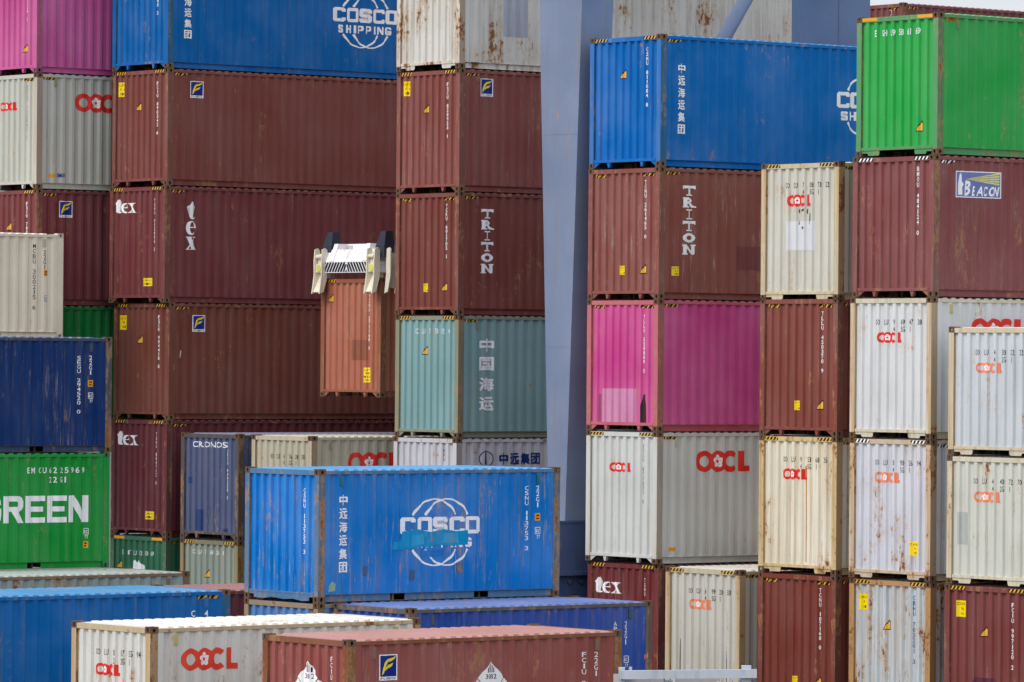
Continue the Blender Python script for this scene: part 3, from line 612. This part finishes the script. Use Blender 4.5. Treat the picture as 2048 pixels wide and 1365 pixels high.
# --- right column
c('bright green container at the top of the right hand stack', -.25, -27.72, 7.15, H1, L4, 0, (52, 168, 80), 'B', hz='Ho', rust=.05, post=(88, 150, 98), prust=.3,
  marks=[('serial_number', 'e', row([(.57, 'E'), (.825, 'GH'), (1.075, 'U9'), (1.325, '58'), (1.575, '61'), (1.825, '69')], 2.47, .13, WHITE, .046, .008)), ('warning_sticker', 'e', sail(2.02, .48, .17, .23))])
bx = lambda x: .65 + x * 1.25; bz = lambda y: 2.04 + y * .54
c('brown container with a pale blue lighthouse sign near the top right', -.33, -27.72, 4.25, H1, L4, 0, (134, 78, 78), 'A', hz='Hw', scratch=.25, rust=.08,
  marks=[('serial_number', 'e', stack('BMOU 484124 0', 1.91, 2.66, 1.26)), ('logo', 's', [rect(.65, 1.90, 2.04, 2.58, WHITE), rect(.67, 1.88, 2.06, 2.56, PALEB, 1), poly([(bx(.05), bz(.1)), (bx(.12), bz(.1)), (bx(.115), bz(.4)), (bx(.15), bz(.5)), (bx(.105), bz(.6)), (bx(.1), bz(.85)), (bx(.085), bz(.93)), (bx(.07), bz(.85)), (bx(.05), bz(.5))], WHITE, 2)]
          + [poly([(bx(.2), bz(.70)), (bx(.97), bz(.50 + i * .1)), (bx(.97), bz(.57 + i * .1))], CREAMY, 2 + i) for i in range(5)] + [([(bx(.17 + i * .13 + (.03 if i else 0)) + (p[0] * (1.0 if k != 'N' else .85) + p[1] * .25) * (.24 if i == 0 else .165) * .62 / .7, bz(.07) + p[1] * (.31 if i == 0 else .2)) for p in glyph(k, .03)[0]], glyph(k, .03)[1], WHITE, 4) for i, k in enumerate('BEACON')])])
c('light grey container with red logo under the one with the lighthouse sign', -.37, -27.72, 1.35, H1, L4, 0, (212, 214, 214), 'B', rust=.18, stain=.05, pstain=.8, post=(206, 200, 180), prust=.18, vent=(190, 180, 130),
  marks=bloom(('OO', 'LU', '9', '69', '47', '38'), ('4', '5G', '1'), z=2.33, e=(.80, 1.54, 1.96, 2.18)) + [('logo', 's', bloom_logo(1.13, 2.70, 2.0, 2.48, RED, WHITE))])
c('pale lilac grey container with faded orange logo and a yellow sticker', -.36, -27.72, -1.54, H1, L4, 0, (206, 208, 216), 'B', rust=.25, streak=.3, stain=.08, hz='Hw', pstain=.45, post=(204, 186, 164), prust=.22,
  marks=bloom(('OO', 'LU', '8', '90', '26', '94'), ('4', '5G', '1'), REDF, z=2.34, e=(.75, 1.50, 1.98, 2.20), ink=GREYB) + [('warning_sticker', 'e', caution(1.82, 2.08, .51, .80))])
c('badly rusted pale grey container at the foot of the right hand stack', -.34, -27.72, -4.44, H1, L4, 0, (192, 204, 212), 'A', rust=.42, streak=.5, stain=.45, hz='Hy', pstain=1., post=(180, 134, 88), prust=.25,
  marks=[('warning_sticker', 'e', caution(.30, .56, 2.24, 2.57)), ('warning_sticker', 'e', sail(1.27, 1.86)), ('serial_number', 'e', stack('CBHU 705201 3', 1.91, 2.59, 1.2, NAVY2))])
# --- right edge
c('pale grey container with faded orange logo cut by the right edge', -.5, -30.8, .746, H2, L4, 0, (198, 204, 208), 'B', rust=.17, stain=.04, pstain=.75, post=(206, 196, 170), prust=.16,
  marks=bloom(('OO', 'LU', '4', '30', '22', '22'), ('4', '2G', '1'), REDF, z=2.02, e=(.78, 1.52, 1.66, 1.87), ink=GREYB))
c('cream grey container with orange logo, second down at the right edge', -.52, -30.8, -1.845, H2, L4, 0, (206, 208, 198), 'B', rust=.17, stain=.07, pstain=.6, post=(208, 202, 180), prust=.14,
  marks=bloom(('OO', 'LU', '4', '40', '72', '70'), ('4', '2G', '1'), REDF, z=2.03, e=(.78, 1.53, 1.66, 1.88)) + [('paint_patch', 'e', [rect(.30, .60, .8, 1.45, paint('grey_oblong', (178, 182, 178), .02, .4))])])
c('brown container with a torn yellow sticker in the bottom right corner', -.56, -30.8, -4.44, H1, L4, 0, (124, 66, 64), 'A', hz='Hy',
  marks=[('warning_sticker', 'e', caution(.34, .61, 2.24, 2.57)), ('warning_sticker', 'e', sail(1.33, 1.87)), ('serial_number', 'e', stack('FCIU 997120 2', 1.91, 2.58, 1.25)), ('paint_patch', 'e', [rect(.80, 1.45, .60, 1.05, paint('plum_patch', (98, 50, 66), .02, .2))])])
c('distant brown container standing against the sky at top right', 24.92, .21, 10.044, H1, L4, 0, (120, 72, 72), hz='Py', marks=[('serial_number', 'e', stack('TCLU 430721 8', 1.91, 2.7, 1.4))])
# --- short containers at the left
c('clean pale beige short container on top at the left edge', -7.98, 1.73, 3.03, H2, L2, 0, (232, 221, 200), 'C', rust=.0, streak=.12, prust=.02, cast=(206, 200, 186), vent=(206, 200, 180),
  marks=[('serial_number', 's', stack('MCBU 300215 6', 5.21, 2.32, .70, GREYB, cw=.07)), ('serial_number', 's', stack('22G1', 5.51, 2.17, 1.70, GREYB, cw=.07)), ('warning_sticker', 's', code_side(5.545, 1.53, GREYB, False)), ('lettering', 's', [rect(5.50, 5.60, .9, 1.05, GREYB), rect(5.51, 5.59, .91, 1.04, WHITE, 1)] + [rect(5.52, 5.575, .93 + k * .03, .945 + k * .03, GREYB, 2) for k in range(3)])])
c('navy blue short container between the beige and the green one', -13.27, -8.26, .44, H2, L2, 0, (22, 54, 108), 'C', rust=.10, scratch=.5, post=(60, 76, 104), prust=.24,
  marks=[('serial_number', 's', stack('SEGU 294520 0', 5.18, 2.16, .87, cw=.07)), ('serial_number', 's', stack('22G1', 5.485, 2.17, 1.74, cw=.06)), ('warning_sticker', 's', code_side(5.49, 1.47))])
big = []
for i, k in enumerate('EVERGREEN'): big += block(k, .385 + i * .572, 1.03, .53, .60, WHITE)
c('bright green short container with huge white capitals at the left edge', -13.31, -8.26, -2.15, H2, L2, 0, (30, 150, 62), 'C', rust=.02, cast=(52, 120, 70), prust=.05,
  marks=[('lettering', 's', big), ('serial_number', 's', [g_fit(k, x, 2.13, .08, .13, WHITE, .012) for k, x in zip('EMCU6225969', (3.857, 3.99, 4.16, 4.29, 4.44, 4.57, 4.74, 4.87, 5.03, 5.16, 5.32))] + [g_fit(k, x, 1.92, .08, .13, WHITE, .012) for k, x in zip('22G', (4.44, 4.57, 4.73))] + [g_fit('1', 4.87, 1.92, .03, .13, WHITE, .012)]), ('warning_sticker', 's', code_side(5.44, .45, WHITE, False)), ('lettering', 's', code_side(5.44, 1.02)[3:])])
c('rusty pale teal short container, only its roof and upper side seen, under the green one', -12.84, -10.75, -4.74, H2, L2, 0, (150, 172, 170), 'C', rust=.24, streak=.6, stain=.12, post=(130, 112, 100), prust=.25, pstain=.2)
c('long blue container running off the left edge behind the white one', -27.0, -23.57, -4.436, H1, L4, 0, (0, 98, 168), rust=.02, prust=.1, hz=None,
  marks=[('hazard_stripe', 's', hazard(L4 - .78, L4 - .27, H1 - .17, H1 - .11)), ('lettering', 's', [g_fit('C', 11.30, 2.39, .075, .12, WHITE, .012), g_fit('C', 11.30, 2.24, .075, .12, WHITE, .012), g_fit('4', 11.60, 2.39, .075, .12, WHITE, .012), g_fit('5', 11.60, 2.24, .075, .12, WHITE, .012)])])
c('brown short container with pale roof, mostly hidden behind the long blue one', -12.8, -18.3, -4.74, H2, L2, 0, (124, 66, 68), 'C', rust=.03)
patch = paint('cyan_repair', (0, 146, 200), .02, .35)
gs = stack('CSNU 113753 3', 5.205, 2.22, .93, cw=.07)
c('scratched bright blue short container with a cyan repaint over its white emblem', -12.84, -23.72, -2.15, H2, L2, .2, (8, 120, 200), 'C', rust=.12, scratch=.9, streak=.35, post=(78, 118, 156), prust=.26, vent=(40, 110, 140),
  marks=[('serial_number', 'e', stack('CSNU 113753 3', 1.91, 2.21, .93)), ('lettering', 's', cjk(CN6, .615, 2.09, .58, .22, WHITE)), ('logo', 's', globe_logo(2.03, 4.02, 1.63, .34, WHITE)),
         ('paint_patch', 's', [poly([(1.83, 1.0), (2.1, .99), (2.13, 1.03), (2.3, 1.0), (2.52, 1.05), (2.7, 1.03), (2.95, 1.08), (3.3, 1.05), (3.72, 1.08), (3.74, 1.2), (3.72, 1.36), (3.4, 1.34), (3.1, 1.39), (2.8, 1.33), (2.4, 1.40), (2.08, 1.35), (2.06, 1.18), (1.95, 1.15), (1.86, 1.16)], patch, 5), poly([(2.30, 1.06), (2.62, 1.1), (2.6, 1.3), (2.32, 1.27)], paint('cyan_repair_light', (40, 160, 206), .04, .6), 6), poly([(3.05, 1.12), (3.5, 1.1), (3.46, 1.31), (3.1, 1.3)], paint('cyan_repair_light', (40, 160, 206), .04, .6), 6)]), ('paint_patch', 's', [poly([(2.5, .86), (2.8, .84), (3.1, .88), (3.12, .99), (2.8, .97), (2.52, .98)], paint('blue_repair', (10, 116, 194), .1, .4, scratch=.6), 4)]),
         ('paint_patch', 's', [rect(a, a + .13, b, b + .19, paint('grey_plate', (74, 96, 130), .2, .5), 4) for a, b in ((1.10, .50), (2.26, .40), (3.44, .52))]), ('serial_number', 's', gs), ('serial_number', 's', stack('22G1', 5.485, 2.22, 1.79, cw=.06)), ('warning_sticker', 's', code_side(5.49, 1.52)),
         ('torn_label', 's', [poly([(.26, .20), (.44, .22), (.45, .36), (.38, .41), (.27, .34)], paint('peeled_label', (150, 176, 150), .1, .6))])])
c('weathered blue short container directly beneath the scratched bright blue one', -12.84, -23.72, -4.741, H2, L2, .2, (88, 134, 190), 'C', rust=.14, post=(150, 132, 110), prust=.25)
c('indigo short container with white 22G1 code, left of the galvanised rail', -12.50, -26.2, -4.74, H2, L2, 0, (50, 82, 164), 'C', rust=.10, scratch=.25, streak=.3, post=(96, 92, 92), prust=.26, vent=(50, 80, 100),
  marks=[('serial_number', 's', stack('APZU 355920 6', 5.135, 2.2, .9, cw=.075)), ('serial_number', 's', stack('22G1', 5.405, 2.2, 1.74, cw=.06)), ('lettering', 's', code_side(5.41, 1.65)[3:]), ('torn_label', 's', [poly([(5.86, 1.44), (5.95, 1.47), (5.95, 1.56), (5.86, 1.53)], paint('orange_label', (230, 140, 110), 0, .1))])])
c('white short container with red blossom logo in the lower left foreground', -20.54, -29.2, -4.74, H2, L2, .8, (216, 216, 210), 'C', rust=.22, stain=.06, pstain=.8, post=(196, 180, 150), prust=.24, vent=(196, 182, 120),
  marks=bloom(('OO', 'LU', '0', '17', '55', '94'), ('2', '2G', '1'), z=2.03, e=(.75, 1.47, 1.67, 1.88), ink=GREYB) + [('logo', 's', bloom_logo(.69, 1.91, 1.79, 2.19, paint('orange_red_marking', (230, 66, 40), 0, .1), WHITE))])
c('brown short container with white diamond placards in the foreground centre', -19.95, -34.2, -4.74, H2, L2, .4, (150, 84, 78), 'C', rust=.08, scratch=.3, post=(136, 84, 60), prust=.26, vent=(130, 100, 84),
  marks=[('placard', 'e', placard(1.30, 1.90, .28, 'bars', '3082')), ('placard', 'e', placard(1.0, 1.63, .27)), ('placard', 'e', placard(1.60, 1.61, .27)), ('serial_number', 'e', stack('FCIU 284036 1', 1.91, 2.28, .97, cw=.05)),
         ('logo', 's', flag_sticker(.70, 1.06, 1.88, 2.32)), ('placard', 's', placard(3.12, 1.85, .28, 'bars', '3082')), ('placard', 's', placard(2.82, 1.57, .27)), ('placard', 's', placard(3.42, 1.57, .27)), ('serial_number', 's', stack('FCIU 284036 1', 5.205, 2.23, .93, cw=.075)), ('serial_number', 's', stack('22G1', 5.48, 2.225, 1.80, cw=.06))])
# ------------------------------------------------------------------ crane
STEEL = paint('crane_steel', (120, 133, 160), .0, .35, rough=.55); STEELD = paint('crane_dark_steel', (60, 82, 124), .0, .3, rough=.6)
GALV = paint('galvanised_steel', (184, 192, 202), .0, .5, rough=.5)
def frame_at(name, u, v, z, label, cat, group=None):
    r_ = bpy.data.objects.new(name, None); COL.objects.link(r_); x, y = at(u, v); r_.location = (x, y, z); r_.rotation_euler.z = YAW; return tag(r_, label, cat, group)
cr = frame_at('gantry_crane', 0, -15.0, 0, 'tall grey blue gantry crane with tapered leg, sloping tube and column among the stacks', 'crane')
zt, zb = 26., ZC - 3.58
def lerp(a, b, t): return a + (b - a) * t
m = MB()                                         # tapered box leg, x along u, y along v
q = []
for z in (zb, zt):
    t = (z - zb) / 11.6; y0, y1 = lerp(-.30, -.75, t), lerp(.28, .75, t); x0, x1 = .22, lerp(.98, 1.13, t)
    q += [(x0, y0, z), (x1, y0, z), (x1, y1, z), (x0, y1, z)]
m.add(q, [(0, 3, 2, 1), (4, 5, 6, 7), (0, 1, 5, 4), (1, 2, 6, 5), (2, 3, 7, 6), (3, 0, 4, 7)])
leg = link('leg', m.mesh('leg', [STEEL]), cr)
m = MB()
for z in (ZC + 5.05, ZC + .3, ZC + 8.9):         # butt joints round the leg
    t = (z - zb) / 11.6; y0, y1 = lerp(-.30, -.75, t), lerp(.28, .75, t); x1 = lerp(.98, 1.13, t); m.box(.216, x1 + .004, y0 - .004, y1 + .004, z, z + .012)
link('weld_seam', m.mesh('weld_seam', [STEEL]), leg)
m = MB(); m.box(-3.6, 10.6, -.34, .34, zb - .05, zb); m.box(-3.5, 10.5, -.32, .32, zb - 1.14, zb - .05); m.box(-3.6, 10.6, -.42, .42, zb - 1.22, zb - 1.14)
for i in range(90): x = -3.4 + i * .155; m.tube((x, -.37, zb - 1.14), (x, -.37, zb - 1.11), .018, 6)
link('sill_beam', m.mesh('sill_beam', [paint('sill_steel', (78, 94, 134), 0, .3)]), cr)
for x0 in (-2.5, .55, 8.6):
    m = MB(); zz = zb - 1.22
    m.prism([(x0 - .62, -.30, zz), (x0 - .30, -.30, .45), (x0 + .30, -.30, .45), (x0 + .62, -.30, zz)], (0, 0, 0), (0, .06, 0))
    m.prism([(x0 - .62, .24, zz), (x0 - .30, .24, .45), (x0 + .30, .24, .45), (x0 + .62, .24, zz)], (0, 0, 0), (0, .06, 0))
    m.box(x0 - 1.0, x0 + 1.0, -.17, .17, .5, 1.15)
    for k in (-.22, .12): m.tube((x0 + k, -.36, zz - .14), (x0 + k, -.30, zz - .14), .05, 10)
    b = link('bogie', m.mesh('bogie', [STEELD]), cr)
    for k in (-.6, .6):
        m = MB(); m.tube((x0 + k, -.1, .38), (x0 + k, .1, .38), .36, 24); link('wheel', m.mesh('wheel', [UNDER]), b)
    m = MB(); m.tube((x0 - .08, -.37, zz - .55), (x0 - .08, -.30, zz - .55), .13, 18); m.tube((x0 - .08, -.40, zz - .55), (x0 - .08, -.37, zz - .55), .07, 12); link('axle_cap', m.mesh('axle_cap', [UNDER]), b)
m = MB(); m.tube((1.0, -.35, ZC + 2.1), (8.9, -.35, ZC + 13.25), .165, 20); link('brace', m.mesh('brace', [STEEL], True), cr)
m = MB(); m.box(6.76, 9.16, -.5, -.44, zb, zt); m.box(7.9, 8.1, -.44, .4, zb, zt); m.box(8.165, 8.185, -.515, -.5, zb, zt); link('column', m.mesh('column', [paint('column_steel', (102, 120, 152), .0, .2)]), cr)
m = MB(); m.box(-1.5, 12, -.6, .6, zt, zt + 1.6); link('top_girder', m.mesh('top_girder', [STEEL]), cr)
for y, nme in ((0, 'crane_rail'),):
    m = MB(); m.box(-40, 60, -.04, .04, 0, .02); o = link('crane_rail', m.mesh('crane_rail', [UNDER])); o.location = cr.location; o.rotation_euler.z = YAW; tag(o, 'steel crane rail let into the yard surface under the gantry crane', 'rail')
# ------------------------------------------------------------------ spreader on the hanging container
SW = paint('spreader_white', (232, 232, 236), .05, .25, .05); SC = paint('spreader_cream', (228, 222, 202), .12, .3, .12); SK = paint('spreader_slate', (56, 62, 74), 0, .1); SY = paint('lime_spot', (214, 214, 96), 0, .2)
SG = paint('spreader_beam_grey', (190, 180, 176), .1, .4)
sp = frame_at('spreader', 2.52, -5.40, ZC + 1.96, 'white lifting spreader with black chevrons and cream guide arms gripping the orange container', 'spreader')
def Y(s): return W - s
m = MB(); m.box(-.12, .28, .02, W - .10, .13, .40); m.prism([(-.12, .10, .40), (.0, .10, .70), (.28, .10, .70), (.28, .10, .40)], (0, 0, 0), (0, W - .32, 0))
link('end_beam', m.mesh('end_beam', [SW]), sp)
m = MB()
for s in (.62, 1.93): m.prism([(-.13, Y(s) - .05, .42), (.03, Y(s) - .05, .84), (.40, Y(s) - .05, .84), (.40, Y(s) - .05, .42)], (0, 0, 0), (0, .16, 0))
m.box(.30, .40, .45, W - .55, .70, .84); link('bracket', m.mesh('bracket', [SW]), sp)
m = MB(); x = -.124
m.box(x, x + .003, .12, W - .22, .135, .395)
ch = []; cs = (W / 2) + .02
for i in range(-9, 10):
    c0 = cs + i * .112; d = .15 if i < 0 else -.15
    if i == 0: ch.append([(cs - .045, .15), (cs, .21), (cs + .045, .15)]); continue
    a = [(c0 - .036, .15), (c0 + .036, .15), (c0 + .036 + d, .385), (c0 - .036 + d, .385)]
    if abs(i) == 1: a = [(c0 - .03, .15), (c0 + .03, .15), (cs + (0 if i < 0 else .06), .33), (cs - (.06 if i < 0 else 0), .33)]
    ch.append(a)
mk = MB()
for p_ in ch: mk.add([(x - .003, yy, zz) for yy, zz in p_], [tuple(range(len(p_)))])
link('chevron', mk.mesh('chevron', [BLACK]), sp)
def guide(yc, facing, mir=1, ln=1.32):
    """gathering arm: two curved cheek plates, a web with a round spot, flared foot"""
    prof = [(-.02, .70), (.07, .73), (.13, .68), (.13, .25), (.12, .0), (.02, -.34), (-.11, -.38), (-.07, -.14), (-.04, .08), (-.045, .4)]
    m = MB()
    for y in (-.17, .13):
        if facing == 'e': m.prism([(-.19 + px_, yc + y, z) for px_, z in prof][::-1], (0, 0, 0), (0, .035, 0))
        else: m.prism([(yc + y, -.22 - px_ + .02, z) for px_, z in prof], (0, 0, 0), (.035, 0, 0))
    if facing == 'e': m.box(-.10, -.07, yc - .14, yc + .14, -.05, .6); m.prism([(-.07, yc - .165, -.02), (-.10, yc - .165, .0), (-.27, yc - .165, -.34), (-.21, yc - .165, -.36)], (0, 0, 0), (0, .33, 0)); m.box(-.19, -.10, yc - .14, yc + .14, .14, .34)
    else: m.box(yc - .14, yc + .14, -.20, -.17, -.25, .6)
    o = link('guide_arm', m.mesh('guide_arm', [SC]), sp)
    bm = bmesh.new(); bm.from_mesh(o.data); bmesh.ops.recalc_face_normals(bm, faces=bm.faces); bm.to_mesh(o.data); bm.free()
    if facing == 'e': k = MB(); k.tube((-.205, yc, .24), (-.19, yc, .24), .085, 16); link('spot', k.mesh('spot', [SY]), o)
    return o
guide(Y(.17), 'e'); guide(Y(2.30), 'e'); guide(.20, 's'); guide(11.6, 's')
for y, sgn in ((Y(.27), 1), (Y(2.42), 1)):
    m = MB()
    m.add([(-.02, y - .17, .78), (.28, y - .17, .78), (.28, y + .17, .78), (-.02, y + .17, .78), (.03, y - .16, 1.13), (.24, y - .16, 1.13), (.24, y + .04, 1.13), (.03, y + .04, 1.13)],
          [(0, 3, 2, 1), (4, 5, 6, 7), (0, 1, 5, 4), (1, 2, 6, 5), (2, 3, 7, 6), (3, 0, 4, 7)]); m.box(-.03, .28, y - .17, y + .17, .50, .78)
    link('actuator_cover', m.mesh('actuator_cover', [SK]), sp)
m = MB()
for y in (.55, 1.55): m.box(.28, 11.9, y, y + .34, .36, .80)
link('telescopic_beam', m.mesh('telescopic_beam', [SG]), sp)
m = MB(); m.box(4.9, 7.3, .2, 2.2, .80, 1.25); m.box(5.4, 6.8, .5, 1.95, 1.25, 1.7); link('headblock', m.mesh('headblock', [SW]), sp)
m = MB(); m.box(11.9, 12.25, .02, W - .02, .13, .84); link('end_beam', m.mesh('end_beam', [SW]), sp)
m = MB()
for s in (.16, 2.28):
    m.box(.04, .14, Y(s) - .06, Y(s) + .06, 0, .14); m.box(-.14, -.12, Y(s) - .09, Y(s) + .09, .25, .5)
    m.tube((-.16, Y(s) - .1, .52), (-.16, Y(s) + .14, .52), .05, 12)
m.box(.05, .5, -.22, -.17, .28, .32); link('twist_lock', m.mesh('twist_lock', [SC]), sp)
m = MB()
for x_ in (5.6, 6.6):
    for y in (.7, 1.75): m.tube((x_, y, 1.7), (x_, y, 24 - 1.96 - ZC + 2), .018, 6)
link('hoist_rope', m.mesh('hoist_rope', [UNDER]), sp)
# ------------------------------------------------------------------ galvanised frame in the foreground
gx0, gx1, gy = 1.74, 3.92, 79.5
fr = bpy.data.objects.new('galvanised_rack', None); COL.objects.link(fr); fr.location = (gx0, gy, 0); tag(fr, 'galvanised steel rack frame with grey panels at the bottom edge of the picture', 'rack')
zt = ZC - 4.87
m = MB(); m.add([(0.02, -.02, zt - .19), (2.18, -.30, zt - .135), (2.18, -.22, zt - .135), (0.02, .06, zt - .19), (0.02, -.02, zt - .055), (2.18, -.30, zt), (2.18, -.22, zt), (0.02, .06, zt - .055)],
                [(0, 3, 2, 1), (4, 5, 6, 7), (0, 1, 5, 4), (1, 2, 6, 5), (2, 3, 7, 6), (3, 0, 4, 7)]); link('top_bar', m.mesh('top_bar', [GALV]), fr)
for x, y, z, wd in ((0, .07, zt - .01, .10), (1.97, -.21, zt + .05, .15), (.15, .55, zt - .03, .05), (1.06, .42, zt + .01, .05), (1.77, .3, zt - .15, .05)):
    m = MB(); m.box(x - wd / 2 + .05, x + wd / 2 + .05, y, y + wd, 0, z); 
    for k in range(14):
        zz = z - .12 - k * .09; m.box(x + .045, x + .055, y - .002, y, zz, zz + .04, 1)
    link('post', m.mesh('post', [GALV, UNDER]), fr)
PAN = paint('rack_panel', (186, 180, 178), .0, .2)
for x0, x1, z0, y in ((-.08, .72, 1.0, .16), (.90, 1.62, 1.0, .14)):
    m = MB(); m.box(x0, x1, y, y + .04, z0, zt - .12 if x0 < 0 else zt - .16); link('panel', m.mesh('panel', [PAN]), fr)
m = MB(); m.tube((.74, .05, zt - .23), (.86, .05, zt - .23), .035, 12); m.tube((.74, .05, zt - .23), (.74, .05, zt - .8), .035, 12); m.tube((1.56, -.02, zt - .23), (1.74, -.02, zt - .28), .022, 10); m.tube((1.74, -.02, zt - .28), (1.78, -.02, zt - .8), .022, 10)
m.tube((1.72, -.1, zt - .42), (1.98, -.14, zt - .14), .03, 8); link('pipe', m.mesh('pipe', [GALV], True), fr)
# ------------------------------------------------------------------ ground
m = MB(); m.add([(-900, -60, -.004), (900, -60, -.004), (900, 1800, -.004), (-900, 1800, -.004)], [(0, 1, 2, 3)])
gm = bpy.data.materials.new('asphalt'); gm.use_nodes = True; t = gm.node_tree; bs = t.nodes['Principled BSDF']
n1 = t.nodes.new('ShaderNodeTexNoise'); n1.inputs['Scale'].default_value = .35; n1.inputs['Detail'].default_value = 8
rp = t.nodes.new('ShaderNodeValToRGB'); rp.color_ramp.elements[0].color = (.035, .035, .037, 1); rp.color_ramp.elements[1].color = (.085, .083, .08, 1)
tcn = t.nodes.new('ShaderNodeTexCoord'); t.links.new(tcn.outputs['Object'], n1.inputs['Vector']); t.links.new(n1.outputs[0], rp.inputs[0]); t.links.new(rp.outputs[0], bs.inputs['Base Color']); bs.inputs['Roughness'].default_value = .85
g = link('ground', m.mesh('ground', [gm])); tag(g, None, None, None, 'structure')
